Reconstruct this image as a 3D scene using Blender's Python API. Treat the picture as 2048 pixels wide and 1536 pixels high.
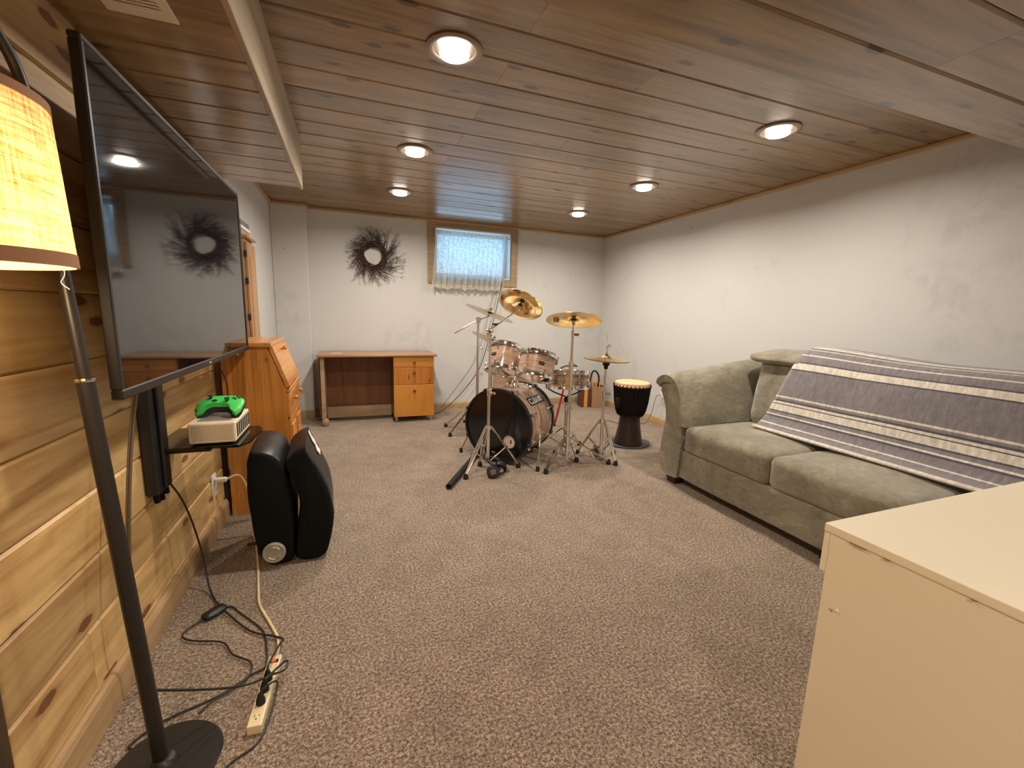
import bpy, bmesh, math, random
from mathutils import Vector, Matrix, noise as mnoise

for o in list(bpy.data.objects):
    bpy.data.objects.remove(o, do_unlink=True)
SC = bpy.context.scene
COL = SC.collection
PI = math.pi
V = Vector

# ------------------------------------------------------------------ camera
H = 1.17                                   # camera height above the carpet (m)
FPX = 859.63                               # focal length in pixels of the 2048 px wide frame
YAW, PITCH, ROLL = 0.36039, 0.16210, -0.02827
_f = V((math.sin(YAW)*math.cos(PITCH), math.cos(YAW)*math.cos(PITCH), -math.sin(PITCH)))
_r = V((math.cos(YAW), -math.sin(YAW), 0))
_d = _f.cross(_r)
_r2 = _r*math.cos(ROLL) + _d*math.sin(ROLL)
_d2 = -_r*math.sin(ROLL) + _d*math.cos(ROLL)
cam_data = bpy.data.cameras.new('camera')
cam_data.sensor_width = 36.0
cam_data.lens = FPX*36.0/2048.0
cam_data.clip_start = 0.02
cam = bpy.data.objects.new('camera', cam_data)
COL.objects.link(cam)
cam.matrix_world = Matrix(((_r2.x, -_d2.x, -_f.x, 0), (_r2.y, -_d2.y, -_f.y, 0),
                           (_r2.z, -_d2.z, -_f.z, H), (0, 0, 0, 1)))
SC.camera = cam

# ------------------------------------------------------------------ daylight, exposure
world = bpy.data.worlds.new('daylight')
SC.world = world
world.use_nodes = True
bg = world.node_tree.nodes['Background']
bg.inputs['Color'].default_value = (0.46, 0.76, 1.0, 1)
bg.inputs['Strength'].default_value = 3.8
SC.view_settings.view_transform = 'Standard'
SC.view_settings.look = 'None'
SC.view_settings.gamma = 1.0
SC.view_settings.use_curve_mapping = False
SC.view_settings.exposure = 0.0
CAN_WATTS = 17.5            # each recessed ceiling lamp
CAN_COLOR = (1.0, 0.90, 0.77)
LAMP_WATTS = 11.0            # floor lamp
LAMP_COLOR = (1.0, 0.74, 0.45)

# ------------------------------------------------------------------ room measures (m)
XL, XLP = -0.71, -0.685      # painted left wall / face of the pine boards
XR = 3.16
YB = 5.08                   # back wall
YF = -2.4                   # wall behind the camera
ZC = 2.195                  # ceiling
ZS = 1.925                  # underside of the soffits
XS = -0.258                 # face of the left soffit
YS = 3.20                   # far end of the left soffit
YN = 1.104                  # far edge of the near soffit

# ------------------------------------------------------------------ helpers
ORG = {}                                   # object name -> world origin of its mesh
def link(o):
    COL.objects.link(o); return o
def tag(o, label=None, cat=None, group=None, kind=None):
    if label: o['label'] = label
    if cat: o['category'] = cat
    if group: o['group'] = group
    if kind: o['kind'] = kind
    return o
def thing(name, label, cat, loc=(0, 0, 0), group=None):
    o = link(bpy.data.objects.new(name, None))
    o.empty_display_size = 0.05
    o.location = loc
    ORG[o.name] = V(loc)
    return tag(o, label, cat, group)
def obj(name, bm, mat, parent=None, org=None, smooth=False, label=None, angle=40):
    """link bm (given in world coordinates) as one mesh object; origin at org or the parent's origin"""
    if parent is not None:
        origin = ORG[parent.name]
    else:
        origin = V(org) if org is not None else V((0, 0, 0))
    if origin.length > 0:
        bmesh.ops.translate(bm, verts=bm.verts, vec=-origin)
    me = bpy.data.meshes.new(name)
    bmesh.ops.recalc_face_normals(bm, faces=bm.faces)
    bm.to_mesh(me); bm.free()
    if smooth:
        me.polygons.foreach_set('use_smooth', [True]*len(me.polygons))
        if angle < 180:
            me.set_sharp_from_angle(angle=math.radians(angle))
    if isinstance(mat, (list, tuple)):
        for m in mat: me.materials.append(m)
    else:
        me.materials.append(mat)
    o = link(bpy.data.objects.new(name, me))
    if parent is not None:
        o.parent = parent
    else:
        o.location = origin
    ORG[o.name] = origin
    if label: o['label'] = label
    return o
def NB(): return bmesh.new()
def box(bm, a, b, bev=0.0, M=None, seg=1):
    """axis-aligned box between corners a and b"""
    a, b = V(a), V(b)
    r = bmesh.ops.create_cube(bm, size=1.0)
    vs = r['verts']
    s = b - a; c = (a + b)/2
    for v in vs:
        v.co = V((v.co.x*s.x, v.co.y*s.y, v.co.z*s.z)) + c
    if bev > 0:
        es = list({e for v in vs for e in v.link_edges})
        rr = bmesh.ops.bevel(bm, geom=es, offset=bev, segments=seg, affect='EDGES', profile=0.6)
        vs = list({v for f in rr['faces'] for v in f.verts} | {v for v in vs if v.is_valid})
    if M is not None:
        bmesh.ops.transform(bm, matrix=M, verts=vs)
    return vs
def B(a, b, bev=0.0, M=None, seg=1):
    bm = NB(); box(bm, a, b, bev, M, seg); return bm
def frame_of(n):
    n = V(n).normalized()
    u = n.cross(V((0, 0, 1)))
    if u.length < 1e-4: u = V((1, 0, 0))
    u.normalize(); v = n.cross(u)
    return u, v, n
def basis(c, n, twist=0.0):
    """matrix whose local z is n, placed at c"""
    u, v, n = frame_of(n)
    u2 = u*math.cos(twist) + v*math.sin(twist); v2 = n.cross(u2)
    c = V(c)
    return Matrix(((u2.x, v2.x, n.x, c.x), (u2.y, v2.y, n.y, c.y), (u2.z, v2.z, n.z, c.z), (0, 0, 0, 1)))
def tube(bm, pts, r, n=8, cap=True, smooth_pts=0):
    """swept tube through pts, r a radius or one radius per point"""
    pts = [V(p) for p in pts]
    if smooth_pts:
        pts = spline(pts, smooth_pts)
    rs = r if isinstance(r, (list, tuple)) else [r]*len(pts)
    if len(rs) != len(pts):
        rs = [rs[min(len(rs)-1, int(i*len(rs)/len(pts)))] for i in range(len(pts))]
    rings = []; up = None
    for i, p in enumerate(pts):
        d = (pts[min(i+1, len(pts)-1)] - pts[max(i-1, 0)]).normalized()
        if up is None:
            up = d.orthogonal().normalized()
        up = (up - d*up.dot(d))
        if up.length < 1e-5: up = d.orthogonal()
        up.normalize(); side = d.cross(up)
        rings.append([bm.verts.new(p + (up*math.cos(2*PI*k/n) + side*math.sin(2*PI*k/n))*rs[i]) for k in range(n)])
    for A, Bq in zip(rings, rings[1:]):
        for k in range(n):
            bm.faces.new((A[k], A[(k+1) % n], Bq[(k+1) % n], Bq[k]))
    if cap:
        bm.faces.new(rings[0][::-1]); bm.faces.new(rings[-1])
def spline(pts, sub=6):
    """Catmull-Rom through pts"""
    P = [pts[0]*2 - pts[1]] + list(pts) + [pts[-1]*2 - pts[-2]]
    out = []
    for i in range(1, len(P)-2):
        a, b, c, d = P[i-1], P[i], P[i+1], P[i+2]
        for k in range(sub):
            t = k/sub
            out.append(0.5*((2*b) + (c-a)*t + (2*a-5*b+4*c-d)*t*t + (3*b-a-3*c+d)*t*t*t))
    out.append(V(pts[-1])); return out
def T(pts, r, n=8, **k):
    bm = NB(); tube(bm, pts, r, n, **k); return bm
def lathe(bm, prof, M=None, n=32, closed=False):
    """prof: list of (radius, z); spun about local z"""
    rings = []
    for r, z in prof:
        if r < 1e-6:
            rings.append([bm.verts.new((0, 0, z))])
        else:
            rings.append([bm.verts.new((r*math.cos(2*PI*k/n), r*math.sin(2*PI*k/n), z)) for k in range(n)])
    pairs = list(zip(rings, rings[1:]))
    if closed: pairs.append((rings[-1], rings[0]))
    for A, Bq in pairs:
        for k in range(n):
            k2 = (k+1) % n
            if len(A) == 1 and len(Bq) == 1: continue
            if len(A) == 1: bm.faces.new((A[0], Bq[k2], Bq[k]))
            elif len(Bq) == 1: bm.faces.new((A[k], A[k2], Bq[0]))
            else: bm.faces.new((A[k], A[k2], Bq[k2], Bq[k]))
    vs = [v for R in rings for v in R]
    if M is not None: bmesh.ops.transform(bm, matrix=M, verts=vs)
    return vs
def L(prof, M=None, n=32, closed=False):
    bm = NB(); lathe(bm, prof, M, n, closed); return bm
def prism(bm, poly, d0, d1, fn):
    """poly 2D outline swept from d0 to d1; fn(u, v, d) -> world point"""
    A = [bm.verts.new(fn(u, v, d0)) for u, v in poly]
    Bq = [bm.verts.new(fn(u, v, d1)) for u, v in poly]
    n = len(poly)
    bm.faces.new(A[::-1]); bm.faces.new(Bq)
    for k in range(n):
        bm.faces.new((A[k], A[(k+1) % n], Bq[(k+1) % n], Bq[k]))
def bevel_all(bm, w, seg=2, ang=30):
    es = [e for e in bm.edges if len(e.link_faces) == 2 and e.calc_face_angle(0) > math.radians(ang)]
    bmesh.ops.bevel(bm, geom=es, offset=w, segments=seg, affect='EDGES', profile=0.6)
def rbox(bm, size, r, M=None, n=10, puff=(0, 0, 0), wob=0.0, seed=0):
    """soft rounded box about the origin, half sizes `size`, corner radius r, faces puffed out"""
    r0 = bmesh.ops.create_cube(bm, size=2.0)
    vs = r0['verts']
    es = list({e for v in vs for e in v.link_edges})
    bmesh.ops.subdivide_edges(bm, edges=es, cuts=n, use_grid_fill=True)
    bm.verts.ensure_lookup_table(); vs = list(bm.verts)       # always called on a fresh bmesh
    S = V(size)
    for v in vs:
        # pull samples towards the edges so that the rounding is well resolved
        p = V([math.copysign(abs(c)**0.8, c) for c in v.co])
        w = V((p.x*S.x, p.y*S.y, p.z*S.z))
        q = V([max(-(S[i]-r), min(S[i]-r, w[i])) for i in range(3)])
        d = w - q
        if d.length > 1e-9:
            m = max(abs(d.x), abs(d.y), abs(d.z))
            w = q + d.normalized()*m if m < r else q + d.normalized()*r
        cs = [math.cos(p[i]*PI/2) for i in range(3)]
        w.x += puff[0]*p.x*cs[1]*cs[2]; w.y += puff[1]*p.y*cs[0]*cs[2]; w.z += puff[2]*p.z*cs[0]*cs[1]
        if wob:
            w += mnoise.noise_vector(w*7 + V((seed, seed*2, 0)))*wob
        v.co = w
    if M is not None: bmesh.ops.transform(bm, matrix=M, verts=vs)
    return vs
def text_bm(body, size, extrude, M, align='CENTER', bold=0.0):
    cu = bpy.data.curves.new('lettering', 'FONT')
    cu.body = body; cu.size = size; cu.extrude = extrude; cu.offset = bold
    cu.align_x = align; cu.align_y = 'CENTER'
    o = bpy.data.objects.new('lettering_source', cu); COL.objects.link(o)
    dg = bpy.context.evaluated_depsgraph_get()
    me = bpy.data.meshes.new_from_object(o.evaluated_get(dg))
    bm = NB(); bm.from_mesh(me)
    bpy.data.objects.remove(o, do_unlink=True); bpy.data.curves.remove(cu); bpy.data.meshes.remove(me)
    bmesh.ops.transform(bm, matrix=M, verts=bm.verts)
    return bm
def copy_tree(o, parent=None):
    c = o.copy(); COL.objects.link(c)
    if parent is not None: c.parent = parent
    for ch in list(o.children): copy_tree(ch, c)
    return c
def TR(x, y, z): return Matrix.Translation((x, y, z))
def RX(a): return Matrix.Rotation(math.radians(a), 4, 'X')
def RY(a): return Matrix.Rotation(math.radians(a), 4, 'Y')
def RZ(a): return Matrix.Rotation(math.radians(a), 4, 'Z')
# ------------------------------------------------------------------ materials
class NT:
    def __init__(s, name):
        s.m = bpy.data.materials.new(name); s.m.use_nodes = True
        s.t = s.m.node_tree; s.bsdf = s.t.nodes['Principled BSDF']; s.out = s.t.nodes['Material Output']
    def n(s, typ, **kw):
        nd = s.t.nodes.new('ShaderNode'+typ)
        for k, v in kw.items():
            if k.startswith('_'): setattr(nd, k[1:], v)
            else:
                key = int(k[1:]) if k[0] == 'i' and k[1:].isdigit() else k.replace('__', ' ')
                s.put(nd.inputs[key], v)
        return nd
    def put(s, sock, v):
        if isinstance(v, bpy.types.NodeSocket): s.t.links.new(v, sock)
        elif isinstance(v, bpy.types.Node): s.t.links.new(v.outputs[0], sock)
        else: sock.default_value = v
    def coords(s, scale=(1, 1, 1), rnd=0.0, kind='Object'):
        tc = s.n('TexCoord'); src = tc.outputs[kind]
        if rnd:
            oi = s.n('ObjectInfo')
            mul = s.n('Math', _operation='MULTIPLY', i0=oi.outputs['Random'], i1=rnd)
            src = s.n('VectorMath', _operation='ADD', i0=src, i1=mul.outputs[0]).outputs[0]
        mp = s.n('Mapping', Vector=src, Scale=scale)
        return mp.outputs[0]
    def ramp(s, fac, stops, interp='LINEAR'):
        r = s.n('ValToRGB', Fac=fac); cr = r.color_ramp; cr.interpolation = interp
        while len(cr.elements) > 1: cr.elements.remove(cr.elements[-1])
        for i, (p, c) in enumerate(stops):
            e = cr.elements[0] if i == 0 else cr.elements.new(p)
            e.position = p; e.color = (*c, 1) if len(c) == 3 else c
        return r.outputs[0]
    def noise(s, vec, scale, detail=3, rough=0.55, dist=0.0):
        return s.n('TexNoise', Vector=vec, Scale=scale, Detail=detail, Roughness=rough, Distortion=dist).outputs['Fac']
    def mix(s, fac, a, b, blend='MIX'):
        m = s.n('MixRGB', _blend_type=blend); s.put(m.inputs[0], fac); s.put(m.inputs[1], a); s.put(m.inputs[2], b)
        return m.outputs[0]
    def bump(s, h, strength, dist=0.01):
        b = s.n('Bump', Height=h, Strength=strength, Distance=dist)
        s.put(s.bsdf.inputs['Normal'], b.outputs[0])
    def set(s, **kw):
        for k, v in kw.items(): s.put(s.bsdf.inputs[k.replace('__', ' ')], v)
        return s
def c4(c): return (*c, 1) if len(c) == 3 else c
def srgb(r, g, b):
    f = lambda u: ((u/255+0.055)/1.055)**2.4 if u > 10 else u/255/12.92
    return (f(r), f(g), f(b))
def plain(name, col, rough=0.5, metal=0.0, spec=0.5, **kw):
    t = NT(name); t.set(Base__Color=c4(col), Roughness=rough, Metallic=metal)
    t.bsdf.inputs['Specular IOR Level'].default_value = spec
    t.set(**kw); return t.m
def wood(name, light, dark, knot, axis=0, rough=0.45, grain=1.0, knots=0.05, coat=0.0, vary=0.35, bump=0.15, spec=0.5):
    """plank wood: long grain along local `axis`, per-object variation, knots"""
    t = NT(name)
    def sc(al, ac): return tuple(al if i == axis else ac for i in range(3))
    v1 = t.coords(sc(0.55, 7*grain), 37.0)
    v2 = t.coords(sc(2.2, 75*grain), 91.0)
    g1 = t.noise(v1, 1.6, 5, 0.6, 1.1)
    g2 = t.noise(v2, 1.0, 2, 0.5, 0.3)
    col = t.ramp(g1, [(0.34, dark), (0.50, tuple((a*0.6+b*0.4) for a, b in zip(light, dark))), (0.64, light)])
    col = t.mix(0.30, col, t.ramp(g2, [(0.3, dark), (0.7, light)]), 'MIX')
    oi = t.n('ObjectInfo')
    val = t.n('MapRange', Value=oi.outputs['Random'], i3=1.0-vary, i4=1.0+vary*0.5)
    hsv = t.n('HueSaturation', Value=val.outputs[0], Color=col, Saturation=1.0)
    col = hsv.outputs[0]
    if knots:
        v3 = t.coords(sc(1.9, 5.2), 17.0)
        sp = t.n('SeparateXYZ', Vector=v3); oth = [i for i in range(3) if i != axis]
        sm = t.n('Math', _operation='ADD', i0=sp.outputs[oth[0]], i1=sp.outputs[oth[1]])
        v3 = t.n('CombineXYZ', X=sp.outputs[axis], Y=sm.outputs[0]).outputs[0]
        vo = t.n('TexVoronoi', _voronoi_dimensions='2D', Vector=v3, Scale=1.0, Randomness=1.0)
        wob = t.noise(t.coords((14, 14, 14), 3.0), 2.0, 3, 0.7)
        dd = t.n('Math', _operation='ADD', i0=vo.outputs['Distance'], i1=t.n('Math', _operation='MULTIPLY', i0=wob, i1=0.075).outputs[0])
        msk = t.ramp(dd.outputs[0], [(0.02, (0.8, 0.8, 0.8)), (knots+0.012, (0.9, 0.9, 0.9)), (knots+0.028, (0.24, 0.24, 0.24)), (knots+0.08, (0, 0, 0))])
        col = t.mix(msk, col, c4(knot))
    t.set(Base__Color=col, Roughness=rough)
    t.bsdf.inputs['Specular IOR Level'].default_value = spec
    if coat: t.set(Coat__Weight=coat, Coat__Roughness=0.2)
    if bump: t.bump(g2, bump, 0.002)
    return t.m

def mat_carpet():
    t = NT('carpet')
    v = t.coords((1, 1, 1))
    n1 = t.noise(v, 105, 4, 0.75)
    n2 = t.noise(v, 420, 2, 0.7)
    n3 = t.noise(v, 7.0, 4, 0.65, 0.8)
    vo = t.n('TexVoronoi', Vector=v, Scale=210.0)
    m = t.n('Math', _operation='ADD', i0=t.n('Math', _operation='MULTIPLY', i0=n1, i1=0.62).outputs[0],
            i1=t.n('Math', _operation='MULTIPLY', i0=n2, i1=0.38).outputs[0]).outputs[0]
    col = t.ramp(m, [(0.39, srgb(50, 32, 20)), (0.47, srgb(136, 110, 88)), (0.53, srgb(190, 164, 138)), (0.61, srgb(248, 230, 206))])
    sh = t.ramp(n3, [(0.35, (0.84, 0.84, 0.84)), (0.65, (1.08, 1.08, 1.08))])
    col = t.mix(1.0, col, sh, 'MULTIPLY')
    t.set(Base__Color=col, Roughness=0.95)
    t.bsdf.inputs['Specular IOR Level'].default_value = 0.1
    t.set(Sheen__Weight=0.25)
    hh = t.n('Math', _operation='SUBTRACT', i0=m, i1=t.n('Math', _operation='MULTIPLY', i0=vo.outputs['Distance'], i1=0.35).outputs[0])
    t.bump(hh.outputs[0], 1.0, 0.012)
    return t.m
def mat_paint(name, col, blot):
    t = NT(name)
    v = t.coords((1, 1, 1))
    n1 = t.noise(v, 1.7, 4, 0.6, 0.5)
    n2 = t.noise(v, 95, 3, 0.6)
    n3 = t.noise(v, 9, 4, 0.7, 0.4)
    m = t.ramp(n1, [(0.56, (0, 0, 0)), (0.66, (1, 1, 1))])
    m2 = t.mix(1.0, m, t.ramp(n3, [(0.42, (0, 0, 0)), (0.62, (1, 1, 1))]), 'MULTIPLY')
    t.set(Base__Color=t.mix(m2, c4(col), c4(blot)), Roughness=0.62)
    t.bump(t.n('Math', _operation='ADD', i0=n2, i1=n3).outputs[0], 0.12, 0.004)
    return t.m
def mat_suede():
    t = NT('olive_suede')
    v = t.coords((1, 1, 1))
    n1 = t.noise(v, 3.4, 6, 0.68, 0.8)
    n2 = t.noise(t.coords((1.0, 1.0, 2.2)), 17, 4, 0.65, 1.2)
    n3 = t.noise(v, 300, 2)
    m = t.mix(0.35, n1, n2)
    col = t.ramp(m, [(0.36, srgb(98, 92, 76)), (0.47, srgb(122, 115, 97)), (0.55, srgb(134, 127, 108)), (0.66, srgb(160, 152, 132))])
    t.set(Base__Color=col, Roughness=0.92, Sheen__Weight=0.5, Sheen__Roughness=0.5)
    t.bsdf.inputs['Specular IOR Level'].default_value = 0.15
    t.bump(n3, 0.15, 0.003)
    return t.m
def mat_blanket():
    t = NT('striped_fleece')
    tc = t.n('TexCoord'); sep = t.n('SeparateXYZ', Vector=tc.outputs['UV'])
    G, Wh, Dk = srgb(126, 121, 124), srgb(216, 208, 194), srgb(78, 74, 80)
    st = [(0.0, G), (.085, Wh), (.10, G), (.115, Wh), (.155, Dk), (.165, G), (.18, Wh), (.19, G), (.245, Wh), (.256, G), (.32, Dk), (.33, Wh), (.385, Dk), (.395, G),
          (.63, Wh), (.645, G), (.665, Dk), (.68, Wh), (.70, Dk), (.708, Wh), (.765, Dk), (.775, G), (.80, Wh), (.812, Dk), (.825, G), (.89, Wh), (.902, G), (.965, Wh)]
    col = t.ramp(sep.outputs['Y'], st, 'CONSTANT')
    v = t.coords((1, 1, 1))
    fz = t.noise(t.coords((1, 3, 1)), 20, 5, 0.72, 0.3)
    col = t.mix(1.0, col, t.ramp(fz, [(0.3, (0.66, 0.66, 0.68)), (0.7, (1.24, 1.23, 1.22))]), 'MULTIPLY')
    t.set(Base__Color=col, Roughness=0.95, Sheen__Weight=0.4)
    t.bump(t.noise(v, 260, 3, 0.7), 0.5, 0.006)
    return t.m
def mat_drumwrap(name, ax):
    """streaky wrap: bands run round the drum, changing along its axis"""
    t = NT(name)
    tc = t.n('TexCoord')
    dp = t.n('VectorMath', _operation='DOT_PRODUCT', i0=tc.outputs['Object'], i1=tuple(V(ax).normalized()))
    def band(k, w, off):
        cb = t.n('CombineXYZ', X=t.n('Math', _operation='MULTIPLY', i0=dp.outputs['Value'], i1=k).outputs[0], Y=off)
        ad = t.n('VectorMath', _operation='MULTIPLY_ADD', i0=tc.outputs['Object'], i1=(w, w, w), i2=cb.outputs[0])
        return t.noise(ad.outputs[0], 1.0, 4, 0.6, 0.3)
    n1 = band(38.0, 1.6, 3.0); n2 = band(130.0, 4.0, 9.0)
    col = t.ramp(n1, [(0.32, srgb(120, 88, 70)), (0.44, srgb(180, 144, 120)), (0.52, srgb(206, 172, 148)), (0.60, srgb(156, 120, 98)), (0.70, srgb(218, 188, 166))])
    col = t.mix(0.45, col, t.ramp(n2, [(0.35, srgb(98, 70, 56)), (0.65, srgb(214, 182, 158))]))
    t.set(Base__Color=col, Roughness=0.28, Coat__Weight=0.4, Coat__Roughness=0.12)
    return t.m
def mat_shade():
    t = NT('burlap_shade')
    for nd in [t.bsdf]: t.t.nodes.remove(nd)
    a = t.noise(t.coords((14, 14, 420)), 1.0, 3, 0.7, 0.2)
    b = t.noise(t.coords((330, 330, 9)), 1.0, 3, 0.7, 0.2)
    m = t.n('Math', _operation='MULTIPLY', i0=a, i1=b).outputs[0]
    col = t.ramp(m, [(0.13, srgb(176, 140, 92)), (0.22, srgb(228, 206, 166)), (0.32, srgb(246, 236, 212))])
    d = t.n('BsdfDiffuse', Color=col); tr = t.n('BsdfTranslucent', Color=col)
    mx = t.n('MixShader', i0=0.62, i1=d.outputs[0], i2=tr.outputs[0])
    t.t.links.new(mx.outputs[0], t.out.inputs['Surface'])
    return t.m
def mat_lace():
    t = NT('lace_curtain')
    t.t.nodes.remove(t.bsdf)
    n1 = t.noise(t.coords((1, 1, 1)), 46, 3, 0.6, 1.2)
    mask = t.ramp(n1, [(0.42, (0.02, 0.02, 0.02)), (0.58, (0.17, 0.17, 0.17))])
    d = t.n('BsdfDiffuse', Color=(0.80, 0.82, 0.82, 1)); tr = t.n('BsdfTranslucent', Color=(0.60, 0.70, 0.76, 1))
    tp = t.n('BsdfTransparent', Color=(1, 1, 1, 1))
    m1 = t.n('MixShader', i0=0.6, i1=d.outputs[0], i2=tr.outputs[0])
    m2 = t.n('MixShader', i1=m1.outputs[0], i2=tp.outputs[0])
    t.put(m2.inputs[0], mask)
    t.t.links.new(m2.outputs[0], t.out.inputs['Surface'])
    return t.m
def mat_lacehem():
    t = NT('lace_hem')
    t.t.nodes.remove(t.bsdf)
    n1 = t.noise(t.coords((1, 1, 1)), 60, 3, 0.6, 1.0)
    col = t.ramp(n1, [(0.4, srgb(222, 214, 200)), (0.6, srgb(246, 244, 240))])
    d = t.n('BsdfDiffuse', Color=col); tr = t.n('BsdfTranslucent', Color=col)
    m1 = t.n('MixShader', i0=0.55, i1=d.outputs[0], i2=tr.outputs[0])
    t.t.links.new(m1.outputs[0], t.out.inputs['Surface'])
    return t.m
def mat_emit(name, col, s):
    t = NT(name); t.set(Base__Color=c4(col), Emission__Color=c4(col), Emission__Strength=s); return t.m
def mat_glass(name, tint, rough=0.02, alpha=0.25):
    t = NT(name); t.t.nodes.remove(t.bsdf)
    gl = t.n('BsdfGlossy', Color=(1, 1, 1, 1), Roughness=rough); tp = t.n('BsdfTransparent', Color=c4(tint))
    fr = t.n('Fresnel', IOR=1.45)
    mx = t.n('MixShader', i1=tp.outputs[0], i2=gl.outputs[0]); t.put(mx.inputs[0], fr.outputs[0])
    t.t.links.new(mx.outputs[0], t.out.inputs['Surface']); return t.m
def mat_cymbal(name, a, b, rough):
    t = NT(name)
    v = t.coords((1, 1, 1))
    n1 = t.noise(v, 24, 3, 0.6)
    t.set(Base__Color=t.ramp(n1, [(0.35, a), (0.65, b)]), Metallic=1.0, Roughness=rough)
    return t.m
def mat_console():
    t = NT('perforated_grille')
    v = t.coords((190, 190, 190))
    fx = t.n('VectorMath', _operation='FRACTION', i0=v)
    ds = t.n('VectorMath', _operation='SUBTRACT', i0=fx.outputs[0], i1=(0.5, 0.5, 0.5))
    sp = t.n('SeparateXYZ', Vector=ds.outputs[0])
    ln = t.n('Math', _operation='ADD', i0=t.n('Math', _operation='POWER', i0=sp.outputs['X'], i1=2.0).outputs[0],
             i1=t.n('Math', _operation='POWER', i0=sp.outputs['Z'], i1=2.0).outputs[0])
    col = t.ramp(ln.outputs[0], [(0.07, srgb(70, 62, 52)), (0.09, srgb(226, 214, 194))])
    t.set(Base__Color=col, Roughness=0.5); return t.m

M = {}
M['ceil'] = wood('ceiling_pine', srgb(168, 135, 90), srgb(98, 72, 42), srgb(46, 25, 11), 0, 0.36, 1.0, 0.08, 0.8, 0.16, 0.08)
M['pine'] = wood('wall_pine', srgb(226, 192, 134), srgb(160, 118, 66), srgb(104, 56, 24), 0, 0.42, 0.7, 0.085, 0.15, 0.25, 0.1)
M['trimx'] = wood('trim_pine', srgb(192, 162, 124), srgb(152, 122, 86), srgb(90, 56, 32), 0, 0.42, 1.4, 0.0, 0.1, 0.1)
M['trimy'] = wood('trim_pine_long', srgb(200, 168, 126), srgb(158, 124, 84), srgb(90, 56, 32), 1, 0.42, 1.4, 0.0, 0.1, 0.1)
M['casing'] = wood('casing_pine', srgb(178, 152, 116), srgb(142, 114, 82), srgb(84, 54, 34), 0, 0.45, 1.4, 0.02, 0.1, 0.1)
M['fascia'] = wood('pale_fascia', srgb(196, 180, 156), srgb(160, 140, 114), srgb(90, 66, 44), 1, 0.45, 1.2, 0.0, 0.1, 0.05)
M['honey'] = wood('honey_pine', srgb(222, 152, 70), srgb(150, 84, 24), srgb(84, 34, 8), 2, 0.33, 1.2, 0.03, 0.3, 0.12)
M['honeyy'] = wood('honey_pine_cross', srgb(226, 162, 84), srgb(166, 100, 38), srgb(84, 34, 8), 1, 0.33, 1.4, 0.0, 0.3, 0.12)
M['cabpine'] = wood('cabinet_pine', srgb(190, 146, 98), srgb(146, 104, 62), srgb(84, 44, 16), 2, 0.4, 1.2, 0.02, 0.2, 0.1)
M['desktop'] = wood('worn_desk_top', srgb(180, 138, 100), srgb(148, 108, 74), srgb(80, 44, 24), 0, 0.42, 1.0, 0.0, 0.15, 0.05)
M['deskdark'] = wood('red_brown_panel', srgb(122, 76, 42), srgb(90, 52, 26), srgb(50, 22, 8), 2, 0.45, 1.0, 0.03, 0.1, 0.05)
M['drawery'] = wood('golden_drawer', srgb(206, 142, 62), srgb(172, 104, 38), srgb(110, 58, 20), 0, 0.4, 1.0, 0.0, 0.2, 0.08)
M['drawerz'] = wood('veneered_drawer', srgb(192, 126, 54), srgb(146, 84, 30), srgb(90, 44, 14), 2, 0.4, 1.3, 0.05, 0.2, 0.08)
M['drawerp'] = wood('plain_drawer', srgb(204, 140, 56), srgb(188, 122, 46), srgb(110, 58, 20), 2, 0.4, 0.7, 0.0, 0.2, 0.03)
M['paledesk'] = wood('pale_board', srgb(176, 150, 120), srgb(150, 122, 92), srgb(110, 80, 50), 0, 0.5, 1.0, 0.0, 0.0, 0.05)
M['casingdark'] = wood('dark_casing', srgb(84, 66, 46), srgb(60, 45, 30), srgb(30, 20, 12), 2, 0.5, 1.0, 0.0, 0.0, 0.05)
M['carpet'] = mat_carpet()
M['paint'] = mat_paint('wall_paint', srgb(204, 204, 203), srgb(192, 193, 195))
M['suede'] = mat_suede()
M['blanket'] = mat_blanket()
M['cream'] = plain('cream_paint', srgb(238, 227, 202), 0.42)
M['creamchip'] = plain('chipped_edge', srgb(150, 116, 76), 0.7)
M['chrome'] = plain('chrome', (0.82, 0.82, 0.80), 0.12, 1.0)
M['steel'] = plain('brushed_steel', (0.62, 0.60, 0.57), 0.3, 1.0)
M['blackmetal'] = plain('black_metal', (0.012, 0.012, 0.013), 0.35)
M['rubber'] = plain('black_rubber', (0.010, 0.010, 0.010), 0.8)
M['plastic'] = plain('black_plastic', (0.012, 0.012, 0.013), 0.45)
M['tvframe'] = plain('tv_frame', (0.014, 0.013, 0.013), 0.38)
M['screen'] = plain('tv_screen', (0.006, 0.006, 0.008), 0.04, 0.0, 0.9)
M['vinyl'] = plain('black_vinyl', (0.008, 0.008, 0.009), 0.42)
M['fabricblack'] = plain('black_mesh_fabric', (0.005, 0.005, 0.005), 0.9, 0, 0.2)
M['whiteplastic'] = plain('white_plastic', srgb(226, 220, 206), 0.4)
M['ivory'] = plain('ivory_plastic', srgb(226, 208, 168), 0.4)
M['torn'] = plain('torn_lining', srgb(226, 220, 210), 0.7)
M['portpad'] = plain('pillow_lining', srgb(206, 184, 172), 0.8)
M['cordblack'] = plain('black_cord', (0.016, 0.013, 0.012), 0.5)
M['cordgrey'] = plain('brown_grey_cord', srgb(92, 76, 60), 0.5)
M['lampmetal'] = plain('bronze_lamp_metal', (0.045, 0.040, 0.036), 0.38, 0.6)
M['shade'] = mat_shade()
M['shadetrim'] = plain('shade_binding', srgb(178, 128, 92), 0.8)
M['bulb'] = mat_emit('lit_bulb', (1.0, 0.93, 0.80), 14.0)
M['lampbulb'] = mat_emit('lamp_bulb', (1.0, 0.80, 0.52), 10.0)
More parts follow.
